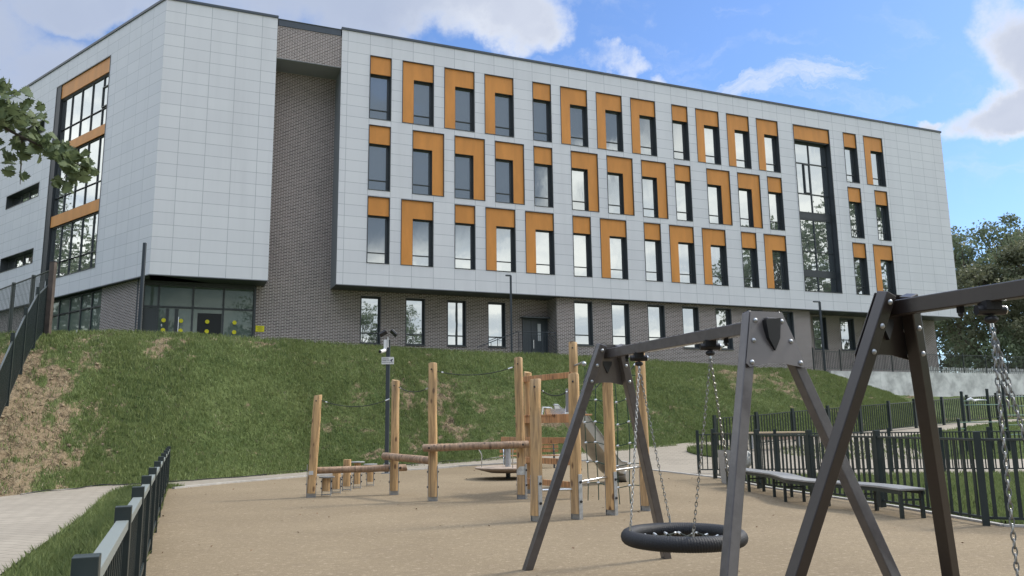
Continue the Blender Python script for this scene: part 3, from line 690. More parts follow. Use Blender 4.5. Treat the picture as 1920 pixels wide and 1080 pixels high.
# roof, coping, back walls
rf=BM_(); p0=LW(0,0,0); p1=LW(-42,0,0); p2=LW(-42,18,0)
rf.add([(p0[0],p0[1],TOP-.02),(42.95,0,TOP-.02),(42.95,18,TOP-.02),(-4,18,TOP-.02),(p2[0],p2[1],TOP-.02),(p1[0],p1[1],TOP-.02)],[(0,1,2,3,4,5)])
rf.add([(42.95,18,3),(42.95,18,TOP),(-4,18,TOP),(-4,18,3),(p2[0],p2[1],3),(p2[0],p2[1],TOP),(p1[0],p1[1],TOP),(p1[0],p1[1],3)],[(0,1,2,3),(3,2,5,4),(4,5,6,7)])
rf.build('roof',soff_l,school)
cp=BM_(); cp.bb(-10.24,-4.84,-.05,.35,TOP,TOP+.13); cp.bb(-1.56,43.0,-.05,.35,TOP,TOP+.13); cp.bb(-4.83,-1.57,.03,.35,22.28,TOP+.02); cp.build('coping',coping,school)
cp=BM_(True); cp.bb(-42,0.02,-.05,.35,TOP,TOP+.13); cp.build('coping',coping,school)
# guard rail outside the door recess, with a sloping handrail
def bpt(s,y,z): return (BX+s*cth-y*sth, BY+s*sth+y*cth, z)
rail=thing('door_railing','grey steel guard rail with sloping handrail outside the recessed double door','railing',bpt(9.7,.35,5.2),TH)
m1=MB(); m1.tube([bpt(6.2,.35,5.75),bpt(8.6,.35,6.68),bpt(10.95,.35,6.70)],.022,8); m1.tube([bpt(8.7,.35,6.52),bpt(10.95,.35,6.54)],.012,6); m1.tube([bpt(8.7,.35,5.35),bpt(10.95,.35,5.36)],.012,6)
m1.build('handrail',poster,rail)
m2=MB()
for i in range(19): s_=8.75+i*.118; m2.cyl(bpt(s_,.35,5.35),bpt(s_,.35,6.53),.007,.007,5)
m2.build('balusters',poster,rail)
for s_ in (8.65,10.1,10.93,7.0): m2=MB(); m2.cyl(bpt(s_,.35,4.9),bpt(s_,.35,6.68 if s_>8 else 6.05),.02,.02,8); m2.build('post',poster,rail)
# ------------------------------------------------------------------ retaining wall and its railing
d22=(math.cos(rad(22.5)),math.sin(rad(22.5))); n22=(-d22[1],d22[0])
def wp_(s,o=0,z=0): return (19.8+d22[0]*s+n22[0]*o, 49.5+d22[1]*s+n22[1]*o, z)
rw=MB(); R22=np.array([[d22[0],n22[0],0],[d22[1],n22[1],0],[0,0,1]])
L0,L1=-.3,40
for i in range(10):
    a=L0+(L1-L0)*i/10; b=L0+(L1-L0)*(i+1)/10
    rw.box(wp_((a+b)/2+.0,.15,3.05),(b-a-.012,.3,3.1),R22)
o=rw.build('retaining_wall',conc); tag(o,'long pale concrete retaining wall with stained face below the right end of the school','wall')
rlg=thing('terrace_railing','dark steel railing of upright bars standing on top of the concrete retaining wall','railing',wp_(0,.1,4.6),rad(22.5))
n_=0
for k_ in range(20):
    s0=-1.5+2.15*k_
    p=MB(); p.box(wp_(s0,.1,5.2),(.06,.06,1.5 if k_ else 1.6),R22); p.build('post',fencem,rlg)
    b=MB(); b.beam(wp_(s0+.03,.1,5.80),wp_(s0+2.12,.1,5.80),.04,.04); b.beam(wp_(s0+.03,.1,4.74),wp_(s0+2.12,.1,4.74),.03,.03)
    for j in range(1,16): b.box(wp_(s0+j*2.15/16,.1,5.27),(.018,.018,1.03),R22)
    b.build('bar_panel',fencem,rlg)
pf=MB()
for i in range(120):
    s_=11+i*.22; pf.box(wp_(s_,3.2,4.85+.12*math.sin(i*1.7)*(i%5==0)),(.13,.03,.75),R22)
pf.beam(wp_(11,3.25,5.0),wp_(37.4,3.25,5.0),.03,.06)
o=pf.build('picket_fence',hoard); tag(o,'low pale picket fence seen through the railing at the edge of the wood','fence')
# ------------------------------------------------------------------ lamp posts and poles
def lamp(name,label,p,z0,z1,armdir=None,arm=.45,w=.10,group='lamp posts on the terrace'):
    t=thing(name,label,'lamp post',(*p,z0),group=group); a=MB(); a.box((p[0],p[1],(z0-.3+z1)/2),(w,w,z1-z0+.3)); a.build('pole',poster,t,bevel=.006)
    bz=MB(); bz.box((p[0],p[1],z0+.02),(w*2.2,w*2.2,.03)); bz.build('base_plate',poster,t)
    if armdir:
        b=MB(); e=(p[0]+armdir[0]*arm,p[1]+armdir[1]*arm,z1-.035); b.beam((p[0],p[1],z1+.001+.0),(e[0],e[1],z1),w*.9,.07); b.build('lamp_head',poster,t)
        l_=MB(); l_.beam((p[0]+armdir[0]*arm*.35,p[1]+armdir[1]*arm*.35,z1-.04),(e[0]-armdir[0]*.03,e[1]-armdir[1]*.03,z1-.04),w*.6,.01); l_.build('lens',lampglass,t)
    return t
lamp('lamp_post','dark angled lamp post at the crest in front of the recessed double door',(-.06,41.0),5.15,9.25,(-.92,-.38),.28,.11)
lamp('lamp_post','dark angled lamp post beside the left end of the concrete retaining wall',(19.25,49.6),4.5,8.92,(-.95,-.3),.45,.12)
lamp('lamp_post','plain dark square post standing in front of the glazed school entrance',(-15.5,33.0),5.3,9.38,None,0,.12)
pole=thing('fence_end_post','tall brownish square post at the top end of the fence climbing the bank','post',(-17.75,30.35,5.1)); a=MB(); a.box((-17.75,30.35,6.5),(.19,.19,3.1)); a.build('shaft',mat('rusty_post',(.085,.066,.055),.6,var=.3,vscale=3),pole,bevel=.01); a=MB(); a.box((-17.75,30.35,8.06),(.22,.22,.03)); a.build('cap',poster,pole)
# camera post
cp_=thing('camera_post','tall dark square post with floodlights, white camera and a small sign at the paving edge','post',(-4.38,28.08,0))
a=MB(); a.box((-4.38,28.08,2.3),(.13,.13,4.6)); a.build('pole',poster,cp_,bevel=.008)
a=MB(); a.box((-4.38,28.08,.015),(.34,.34,.03)); a.build('base_plate',galv,cp_)
Rx=lambda ax,an: np.array(Matrix.Rotation(an,3,ax))
for dx_,ang in ((-.17,-.5),(.2,.75)):
    fl=MB(); Rm=Rx('Y',ang)@Rx('X',-.5); fl.box((-4.38+dx_,28.0,4.77+abs(dx_)*.3),(.27,.20,.08),Rm); fo=fl.build('floodlight',black,cp_,bevel=.01)
    gl_=MB(); cc=np.array((-4.38+dx_,28.0,4.77+abs(dx_)*.3))+Rm@np.array((0,0,.045)); gl_.box(cc,(.22,.15,.01),Rm); gl_.build('floodlight_lens',lampglass,fo)
a=MB(); a.box((-4.47,27.98,4.42),(.11,.06,.34)); a.box((-4.38,27.99,4.5),(.04,.06,.36)); a.build('junction_box',white,cp_,bevel=.01)
a=MB(); a.tube([(-4.49,27.98,4.22),(-4.56,27.80,4.17),(-4.60,27.70,4.15)],[.07,.065,.06],12); cmo=a.build('security_camera',white,cp_,smooth=True)
a=MB(); a.cyl((-4.60,27.70,4.15),(-4.612,27.672,4.145),.052,.05,12); a.build('camera_lens',black,cmo)
a=MB(); a.box((-4.38,27.995,3.86),(.43,.015,.25)); sg=a.build('sign',white,cp_)
def text(s_,size,loc,name,m,parent,rotz=0,bold=False):
    cu=bpy.data.curves.new(name,'FONT'); cu.body=s_; cu.size=size; cu.align_x='LEFT'; cu.extrude=.001
    if bold: cu.offset=.0012
    o=bpy.data.objects.new(name,cu); COL.objects.link(o); o.data.materials.append(m); o.parent=parent
    fr_=FR[parent.name]; o.location=tuple(np.array(loc)-fr_[0]); o.rotation_euler=(rad(90),0,rotz)
    bpy.context.view_layer.update(); dg=bpy.context.evaluated_depsgraph_get(); me=bpy.data.meshes.new_from_object(o.evaluated_get(dg))
    n=bpy.data.objects.new(name,me); COL.objects.link(n); n.parent=parent; n.location=o.location; n.rotation_euler=o.rotation_euler; bpy.data.objects.remove(o); return n
text('ВНИМАНИЕ!',.036,(-4.56,27.984,3.925),'sign_text',darkink,sg)
text('ВЕДЕТСЯ',.052,(-4.57,27.984,3.855),'sign_text',darkink,sg,bold=True)
text('ВИДЕОНАБЛЮДЕНИЕ',.036,(-4.57,27.984,3.785),'sign_text',darkink,sg)
a=MB(); a.box((-4.245,27.984,3.885),(.10,.003,.035),Rx('Y',-.5)); a.box((-4.24,27.984,3.845),(.03,.003,.05)); a.build('camera_symbol',darkink,sg)
# ------------------------------------------------------------------ fences
def fence(name,label,pts,h,zfun,nb=11,posth=None,post=.08,rail_=.05,barw=.03,railmat=None,depth=.03,rlow=.12,group=None,tops=None):
    t=thing(name,label,'fence',(pts[0][0],pts[0][1],float(zfun(*pts[0]))),group=group)
    posth=posth or h
    for i,p in enumerate(pts):
        q_=pts[i+1] if i+1<len(pts) else pts[i-1]; ang=math.atan2(q_[1]-p[1],q_[0]-p[0]); Rz=Rx('Z',ang); z=float(zfun(*p))
        a=MB(); a.box((p[0],p[1],z+posth/2-.05),(post,post,posth+.1),Rz); a.build('post',fencem,t,bevel=.004)
        if i+1<len(pts):
            z2=float(zfun(*q_)); d=np.array((q_[0]-p[0],q_[1]-p[1],0)); l=np.linalg.norm(d); d/=l
            A_=np.array((p[0],p[1],z))+d*post/2; B_=np.array((q_[0],q_[1],z2))-d*post/2
            zt=h-.06-rail_/2
            r=MB(); r.beam(A_+(0,0,zt),B_+(0,0,zt),rail_,rail_*.8); r.build('top_rail',railmat or fencetop,t,bevel=.003)
            b=MB(); b.beam(A_+(0,0,rlow),B_+(0,0,rlow),rail_*.8,rail_*.8)
            for j in range(nb):
                f=(j+.5)/nb; c=A_+(B_-A_)*f; b.box((c[0],c[1],c[2]+(rlow+rail_*.4+zt-rail_*.4)/2),(barw,depth,zt-rlow-rail_*.8),Rz)
            b.build('bar_panel',fencem,t)
    return t
zero=lambda x,y: 0.
ly=[-.9,1.25,3.38,5.48,7.3,9.0,10.87,13.0,15.2,17.4,19.7,21.93,24.2]
fence('low_fence','dark low metal fence running from the lower left corner along the playground edge',[(-.358-.409*y,y) for y in ly],1.08,zero,13,1.10,.10,.075,.03,mat('rail_sky_sheen',(.20,.225,.215),.45),.03,.16)  # top rail colour is raised to carry the sky's reflection
# near right fence
fence('bar_fence','nearest black bar fence, behind the curved bench',[(5.73,23.44),(5.91,19.84),(6.37,17.59),(6.81,15.3),(7.1,12.5),(9.1,11.5),(11,10.5)],1.36,zero,13,1.40,.10,.045,.055,None,.02,.12)
fence('bar_fence','black bar fence in front of the paved path, second from the camera',[(5.9,26.2),(8.3,25.9),(10.0,25.5),(11.65,25.3),(13.1,25.0),(14.4,24.7),(16.3,24.4),(18.3,24.1)],1.28,gz,15,1.34,.09,.045,.03,None,.03,.10)
fence('bar_fence','farthest dark bar fence along the foot of the grass bank, stepping up to the right',[(8.63,34.9),(10.65,35.6),(12.59,36.6),(14.5,37.4),(16.4,38.4),(18.25,39.4),(20.2,40.8),(22.35,42.2),(24.56,43.8),(27,45.2),(30,46.2)],1.38,gz,13,1.45,.12,.045,.035,None,.035,.10)
# fences on the left bank
def zs_left(x,y):
    # height of the bank under the left fence line
    return LFZ[(round(x,2),round(y,2))]
LFZ={}
lp=[(-13.6,20.6,.35),(-14.55,22.6,1.3),(-15.45,24.6,2.45),(-16.35,26.6,3.55),(-17.2,28.6,4.6),(-18.0,30.5,5.25)]
for x,y,z in lp: LFZ[(round(x,2),round(y,2))]=z
fence('bank_fence','tall dark bar fence climbing the bare left end of the bank',[(a,b) for a,b,_ in lp],1.95,zs_left,20,2.15,.11,.05,.035,None,.04,.12)
lp2=[(-18.0,30.7,5.2),(-19.6,32.2,5.2),(-21.4,33.8,5.2),(-23.4,35.6,5.2),(-26,37.8,5.2)]
for x,y,z in lp2: LFZ[(round(x,2),round(y,2))]=z
fence('bank_fence','tall bar fence on the terrace behind the climbing fence at the far left',[(a,b) for a,b,_ in lp2],2.7,zs_left,14,2.7,.12,.05,.018,None,.015,.12)
# ------------------------------------------------------------------ swings
bd_=lambda ph: np.array((math.sin(ph),-math.cos(ph)))
def chain(mb,a,b,r=.0042,pitch=.036,lw=.011):
    a=np.array(a,float);b=np.array(b,float);L_=np.linalg.norm(b-a);d=(b-a)/L_;n=int(L_/pitch)
    s1=np.cross(d,(0,0,1.)) if abs(d[2])<.95 else np.cross(d,(1.,0,0)); s1/=np.linalg.norm(s1); s2=np.cross(d,s1)
    for i in range(n):
        c=a+d*(i+.5)*L_/n; w=(s1+s2*.25) if i%2 else (s2-s1*.25); w=w/np.linalg.norm(w); hl=pitch*.5+r
        pts=[c+d*hl*math.cos(t)*1.12+w*lw*math.sin(t) for t in np.linspace(0,2*math.pi,9)[:-1]]
        mb.tube(pts,r,5,closed=True)
def swingset(name,label,T1,ph,Lb,w,o_,zt,both=True,steel=steel,plate_m=plate_m):
    d=np.array((math.cos(ph),math.sin(ph))); bdr=bd_(ph); t=thing(name,label,'swing set',(*T1,0))
    e=.115
    for end,(sg_,c) in enumerate(((-1,T1),(1,T1+bdr*Lb))):
        if end and not both: continue
        for k_ in (-1,1):
            top=np.array((*(c+k_*e*d),zt+.10)); bot=np.array((*(c+k_*w*d+sg_*o_*bdr),-.02))
            m=MB(); m.beam(bot,top,.095,.095,up=(*bdr,0)); m.build('leg',steel,t,bevel=.008)
        # bolted trapezium plates on both faces of the leg pair
        for fs_ in (-1,1):
            def pp(x,z):
                q_=(zt+.12-z)/(zt+.12)
                cc=c+sg_*o_*bdr*max(0,q_)+x*d+bdr*fs_*.062
                return (*cc,z)
            hw=lambda z: e+.045+(w-e)*(zt+.1-z)/(zt+.1)
            zA,zB=zt+.11,zt-.36
            out=[pp(-hw(zA),zA),pp(hw(zA),zA),pp(hw(zB+.03),zB+.03),pp(hw(zB)-.035,zB),pp(.06,zB+.035),pp(-.06,zB+.035),pp(-hw(zB)+.035,zB),pp(-hw(zB+.03),zB+.03)]
            n=len(out); th_=np.array((*bdr,0))*fs_*.006
            outer=(fs_==sg_); m=MB(); m.add([tuple(np.array(p)) for p in out]+[tuple(np.array(p)+th_) for p in out],[tuple(range(n)),tuple(range(2*n-1,n-1,-1))]+[(i,n+i,n+(i+1)%n,(i+1)%n) for i in range(n)])
            pl_=m.build('plate',plate_m,t) if outer else t
            if not outer: th_=-np.array((*bdr,0))*fs_*.012
            for z in (zt+.03,zt-.14,zt-.32):
                for k_ in (-1,1):
                    bm_=MB(); p=np.array(pp(k_*(hw(z)-.05),z))+th_; bm_.sphere(p,.021,10,6); bm_.build('bolt',galv,pl_,smooth=True)
    a=np.array((*(T1-bdr*.13),zt)); b=np.array((*(T1+bdr*(Lb+.13)),zt))
    m=MB(); m.beam(a,b,.09,.11); m.build('crossbeam',steel,t,bevel=.008)
    # arrow shaped stiffener and end block on the outer faces
    for end,c,sg_ in ((0,T1,-1),(1,T1+bdr*Lb,1)):
        if end and not both: continue
        m=MB(); q_=np.array((*(c+bdr*sg_*.10),0)); dd=np.array((*d,0)); 
        V=[q_+dd*x+np.array((0,0,z)) for x,z in ((-.075,zt+.03),(.075,zt+.05),(.055,zt-.12),(0,zt-.22),(-.055,zt-.12))]
        ex=np.array((*bdr,0))*sg_*.05; m.add([tuple(v) for v in V]+[tuple(v+ex) for v in V],[(0,1,2,3,4),(9,8,7,6,5)]+[(i,5+i,5+(i+1)%5,(i+1)%5) for i in range(5)]); m.build('stiffener',black,t)
    return t,d,bdr
zt=2.39; T1=np.array((1.13,9.19))
sw,d,bdr=swingset('nest_swing','brown steel A-frame swing carrying a round black nest seat on chains',T1,.367,2.69,.90,.47,zt,True,steel_a)
rc=np.array((1.64,8.10,.50)); R_=.535
def hanger(c,t):
    m=MB(); c=np.array(c); m.box(c+(0,0,-.075),(.10,.10,.06)); m.cyl(c+(-.09,0,-.105),c+(.09,0,-.105),.032,.032,12); m.sphere(c+(0,0,-.165),.035,10,6,(1.3,1,.8)); h=m.build('hanger',black,t,smooth=True)
    m=MB(); m.cyl(c+(.09,0,-.105),c+(.10,0,-.105),.03,.028,12); m.cyl(c+(.0,0,-.19),c+(.0,0,-.215),.012,.012,8); m.build('hanger_bolt',inox,h,smooth=True)
    return c+np.array((0,0,-.21))
h1=hanger((*(T1+bdr*.62),zt),sw); h2=hanger((*(T1+bdr*1.93),zt),sw)
for s_ in (.36,2.18): 
    m=MB(); cc=np.array((*(T1+bdr*s_),zt)); m.box(cc+(0,0,-.07),(.035,.035,.05)); m.sphere(cc+(0,0,-.105),.02,8,5); m.build('stop_lug',black,sw,smooth=True)
angs={'l':rad(190),'b':rad(93),'f':rad(268),'r':rad(5)}
att={k_:rc+np.array((math.cos(a)*R_,math.sin(a)*R_,.09)) for k_,a in angs.items()}
for s_,e_ in ((h1,'l'),(h1,'b'),(h2,'f'),(h2,'r')):
    m=MB(); chain(m,s_,att[e_]); m.build('chain',chainm,sw,smooth=True)
    m=MB(); p=att[e_]; m.tube([p+(0,0,-.06),p+(0,0,.05)],[.014,.010],8); m.build('shackle',inox,sw,smooth=True)
# nest ring: rope-wrapped torus with spiral ridges
m=MB(); NR,NS=700,14
for i in range(NR):
    a=2*math.pi*i/NR
    for j in range(NS):
        b=2*math.pi*j/NS; rr=.072+.0016*math.sin(a*140+b*2)
        x=(R_+rr*math.cos(b)); m.v.append((rc[0]+x*math.cos(a),rc[1]+x*math.sin(a),rc[2]+rr*math.sin(b)))
for i in range(NR):
    for j in range(NS):
        i2,j2=(i+1)%NR,(j+1)%NS; m.f.append((i*NS+j,i2*NS+j,i2*NS+j2,i*NS+j2))
seat=m.build('nest_ring',rubber,sw,smooth=True)
m=MB(); cl_=[]; ri=R_-.07
def sagz(x,y): r=math.hypot(x,y)/ri; return rc[2]-.02-.075*(1-r*r)
for k_ in range(-3,4):
    off_=k_*.13; l_=math.sqrt(ri*ri-off_*off_)
    for sw_ in (0,1):
        for an in (rad(30),rad(120)):
            if sw_: continue
            pts=[]
            for q_ in np.linspace(-l_,l_,11):
                x=q_*math.cos(an)-off_*math.sin(an); y=q_*math.sin(an)+off_*math.cos(an); pts.append((rc[0]+x,rc[1]+y,sagz(x,y)+(.006 if an>1 else 0)))
            m.tube(pts,.009,6)
            for e_ in (0,-1):
                p=np.array(pts[e_]); q2=np.array(pts[1 if e_==0 else -2]); cl_.append([p+(q2-p)*.15,p+(q2-p)*.65])
net=m.build('nest_net',ropeb,sw,smooth=True); [MB().tube(c_,.0135,7).build('net_clamp',clampm,net,smooth=True) for c_ in cl_]
# second swing, mostly out of frame on the right
T3=np.array((2.78,5.70)); ph3=.47
sw2,d3,bdr3=swingset('chain_swing','nearer brown steel swing frame with loose chains, cropped by the right edge',T3,ph3,3.0,1.0,.50,zt,True,steel,steel)
h=hanger((*(T3+bdr3*.66),zt),sw2)
sc_=np.array((3.50,5.10,.0))
m=MB(); chain(m,h,np.array((2.93,4.90,.55)),.0048,.042,.013); m.build('chain',chainm,sw2,smooth=True)
m=MB(); chain(m,h,np.array((3.16,4.78,.55)),.0048,.042,.013); m.build('chain',chainm,sw2,smooth=True)
m=MB(); chain(m,h,h+np.array((.0,-.08,-.52)),.0048,.042,.013); m.build('chain',chainm,sw2,smooth=True)
m=MB(); m.box((3.05,4.84,.52),(.30,.18,.03),Rx('Z',-.5)); m.build('swing_seat',rubber,sw2,bevel=.01)
m=MB(); cc=np.array((*(T3+bdr3*.46),zt)); m.box(cc+(0,0,-.07),(.035,.035,.05)); m.sphere(cc+(0,0,-.105),.02,8,5); m.build('stop_lug',black,sw2,smooth=True)
# ------------------------------------------------------------------ timber play structure
ps=thing('play_structure','timber play structure of tall pine posts with balance beams, ropes, net and low steel bars','play structure',(0,16.5,0))
def post(b,top,z,r=.098,brk=True,ba=-.6,parent=None,foot=True):
    parent=parent or ps
    b=np.array((*b,.10)); tp=np.array((*top,z)); n=9; pts=[]; rs=[]
    for i in range(n):
        f=i/(n-1); p=b+(tp-b)*f; p[:2]+=rng.normal(0,.003,2); pts.append(p); rs.append(r*(1.03-.06*f+rng.normal(0,.008)))
    pts.append(tp+(0,0,.012)); rs.append(r*.9)
    m=MB(); m.tube(pts,rs,20); P_=m.build('post',log,parent,smooth=True)
    if foot:
        m=MB()
        for s_ in(-1,1):
            v=np.array((math.cos(ba),math.sin(ba)))*s_*(r+.004); m.box((b[0]+v[0],b[1]+v[1],.37),(.012,.085,.76),Rx('Z',ba))
        m.box((b[0],b[1],.05),(2*r-.02,.06,.10),Rx('Z',ba)); Q_=m.build('bracket',galv,P_,bevel=.003)
        for s_ in(-1,1):
            for z_ in(.30,.62):
                m=MB(); v=np.array((math.cos(ba),math.sin(ba)))*s_; m.cyl((b[0]+v[0]*(r+.005),b[1]+v[1]*(r+.005),z_),(b[0]+v[0]*(r+.03),b[1]+v[1]*(r+.03),z_),.026,.02,10); m.build('bolt',black,P_,smooth=True)
        m=MB(); m.sphere((tp[0]-.02,tp[1]-r*.99,z-.12),.018,8,5); m.build('bolt',black,P_,smooth=True)
    return P_
P1=((-4.70,18.99),(-4.60,18.99),2.33);P2=((-2.85,19.42),(-2.84,19.42),2.68);P3=((-1.76,17.67),(-1.77,17.67),2.94);P4=((.16,17.89),(.12,17.89),3.05)
P5=((.36,13.8),(.38,13.8),2.35);P6=((1.05,14.02),(1.05,14.02),2.44);P7=((1.71,14.59),(1.71,14.59),2.60);P8=((2.42,15.21),(2.41,15.21),2.96);P9=((.35,19.3),(.35,19.3),2.82);P10=((1.34,17.8),(1.34,17.8),3.38)
for i,(p,ba) in enumerate(((P1,.15),(P2,.1),(P3,.05),(P4,-.5),(P5,-.9),(P6,-.9),(P7,-.8),(P8,-.8),(P9,-.4),(P10,-.4))): post(*p,ba=ba)
def logbeam(a,b,r=.075,ext=.18):
    a=np.array(a,float);b=np.array(b,float);u=(b-a)/np.linalg.norm(b-a); a=a-u*ext; b=b+u*ext
    m=MB(); n=8; pts=[a+(b-a)*i/(n-1)+rng.normal(0,.003,3) for i in range(n)]; m.tube([a-u*.01]+pts+[b+u*.01],[r*.9]+[r*(1+rng.normal(0,.02)) for _ in pts]+[r*.9],16); B=m.build('balance_beam',beamm,ps,smooth=True)
    for e_,sg_ in ((a+u*.12,1),(b-u*.12,-1)): m=MB(); m.cyl(e_+(0,-r*.9,0),e_+(0,-r*1.12,0),.025,.02,10); m.build('bolt',black,B,smooth=True)
logbeam((-4.55,19.12,.60),(-2.75,19.55,.62),.08,.16); logbeam((-3.0,19.25,.90),(-1.85,17.90,.85),.085,.12); logbeam((-1.80,17.50,1.13),(.17,17.70,1.17),.08,.14)
def rope(a,b,sag,name='rope',r=.010,m_=ropeb,parent=None,cl=True):
    a=np.array(a,float);b=np.array(b,float); pts=[a+(b-a)*f+np.array((0,0,-sag*4*f*(1-f))) for f in np.linspace(0,1,13)]
    m=MB(); m.tube(pts,r,7); o=m.build(name,m_,parent or ps,smooth=True)
    if cl:
        [MB().tube(c_,r*1.55,8).build('rope_clamp',clampm,o,smooth=True) for c_ in ([pts[1]*.7+pts[0]*.3,pts[1]],[pts[-2],pts[-2]*.3+pts[-1]*.7])]
rope((-4.52,18.98,2.22),(-2.94,19.4,2.26),.17); rope((-2.75,19.35,2.52),(-1.86,17.7,2.42),.10); rope((-1.68,17.67,2.78),(.03,17.88,2.87),.13)
rope((.47,13.8,2.18),(.95,14.0,2.16),.09); rope((1.15,14.05,2.18),(1.62,14.55,2.40),.12); rope((1.80,14.65,2.50),(2.32,15.15,2.72),.12)
for a,b in (((.45,13.85,.50),(.96,13.98,.50)),((1.14,14.06,.62),(1.62,14.53,.66)),((1.80,14.64,.77),(2.33,15.15,.80))):
    m=MB(); m.cyl(a,b,.022,.022,12); m.build('step_bar',inox,ps,smooth=True)
# climbing ladder of planks and deck between the rear posts
A9=np.array((.35,19.3));A10=np.array((1.34,17.8)); dv=(A10-A9)/np.linalg.norm(A10-A9); nv=np.array((dv[1],-dv[0]))*-1
for z,ea,eb in ((2.66,.10,.10),(1.24,1.0,.12),(.78,.1,.1),(.30,.1,.1)):
    a=A9-dv*ea+nv*-.13; b=A10+dv*eb+nv*-.13; m=MB(); m.beam((*a,z),(*b,z),.045,.13); m.build('plank',plank,ps,bevel=.006)
dk=MB(); c=(A9+A10)/2+np.array((.25,.7)); Rz=Rx('Z',math.atan2(dv[1],dv[0]))
for i in range(7): dk.box((c[0]-nv[0]*0+ (np.array((-dv[1],dv[0]))*(.16*i-.70))[0],c[1]+(np.array((-dv[1],dv[0]))*(.16*i-.70))[1],1.80),(1.62,.145,.035),Rz)
a=A9-dv*.12+nv*-.14; b=A10+dv*.12+nv*-.14; dk.beam((*a,1.72),(*b,1.72),.05,.19); dk.build('deck',plank,ps,bevel=.004)
m=MB(); m.box((1.30,18.15,2.12),(.30,.02,.52),Rx('Z',-.6)); m.build('side_panel',soff_l,ps,bevel=.01)
# slide chute
sA=np.array((1.25,19.9,1.82)); sB=np.array((2.55,22.2,.28)); sE=np.array((2.85,22.7,.26))
hz=np.array((sB[0]-sA[0],sB[1]-sA[1],0)); hz/=np.linalg.norm(hz); sdv=np.array((-hz[1],hz[0],0))
prof=[(-.30,.27),(-.28,.27),(-.25,.05),(-.15,0),(.15,0),(.25,.05),(.28,.27),(.30,.27)]
cent=[]
for f in np.linspace(0,1,16):
    if f<.08: z=1.80
    elif f<.85: z=1.80-(f-.08)/.77*1.48
    else: z=.32-.06*((f-.85)/.15)
    cent.append(np.array((sA[0]+(sE[0]-sA[0])*f,sA[1]+(sE[1]-sA[1])*f,z)))
m=MB(); n=len(prof)
for c in cent: m.v+= [tuple(c+sdv*x+np.array((0,0,zz))) for x,zz in prof]
for c in cent: m.v+= [tuple(c+sdv*x*1.06+np.array((0,0,(zz-.10) if zz<.2 else zz-.005))) for x,zz in prof]
K=len(cent)*n
for i in range(len(cent)-1):
    for j in range(n-1):
        a=i*n+j; m.f.append((a,a+1,a+n+1,a+n)); m.f.append((K+a,K+a+n,K+a+n+1,K+a+1))
    for a in (i*n,i*n+n-1): m.f.append((a,a+n,K+a+n,K+a))
sl_o=m.build('slide',slidem,ps,smooth=True)
m=MB(); 
for x in (-.29,.29): m.tube([c+sdv*x+np.array((0,0,.27)) for c in cent],.022,8)
m.build('slide_rim',galv,sl_o,smooth=True)
m=MB(); m.cyl(cent[-1]+sdv*.3+(0,0,-.10),cent[-1]-sdv*.3+(0,0,-.10),.16,.16,18); m.build('slide_end_roll',slidem,sl_o,smooth=True)
m=MB()
for x in (-.31,.31):
    e0=cent[0]+sdv*x; m.tube([e0+(0,0,.0),e0-hz*.1+np.array((0,0,.20)),e0-hz*.55+np.array((0,0,.20)),e0-hz*.6+np.array((0,0,.02))],.02,8)
m.box(cent[0]-hz*.25+np.array((0,0,.08)),(.5,.6,.16),np.array([hz,sdv,(0,0,1)]).T); m.build('slide_entry',inox,sl_o,smooth=True)
# rope net
nA=np.array((1.52,17.15));nB=np.array((2.50,15.95)); netm=MB(); ncl=[]
for x0,x1 in ((P10[1],nA),(P8[1],nB)): m=MB(); m.cyl((*x0,2.86),(x1[0],x1[1],2.90),.022,.022,10); m.sphere((x1[0],x1[1],2.86),.05,8,5); m.build('net_arm',galv,ps,smooth=True)
cols_=[0,.19,.38,.58,.78,1.0]; rws=[2.52,2.07,1.62,1.20,.80,.38]
def npt(f,z): 
    p=nA+(nB-nA)*f; return np.array((p[0]+.02*math.sin(z*3+f*5),p[1],z+.03*math.sin(f*9)))
for f in cols_: netm.tube([npt(f,z) for z in (2.78 if f in(0,1.0) else 2.52,2.07,1.62,1.2,.8,.38,.02)],.0105,6)
for z in rws:
    netm.tube([npt(f,z)+np.array((0,0,-.03*math.sin(math.pi*f))) for f in np.linspace(0,1,9)],.0095,6)
    for f in cols_: p=npt(f,z)+np.array((0,0,-.03*math.sin(math.pi*f))); ncl.append(p)
no=netm.build('climbing_net',ropeg,ps,smooth=True); [MB().sphere(c_,.027,7,5,(1.3,1,1)).build('net_clamp',clampm,no,smooth=True) for c_ in ncl]
# white tape and label on posts
m=MB(); m.tube([(.155,17.89,.52),(.155,17.89,.70)],.101,20,cap=False); m.build('tape_wrap',bagm,ps,smooth=True)
m=MB(); m.box((-4.69,18.885,.56),(.10,.012,.09)); m.build('maker_plate',hoard,ps)
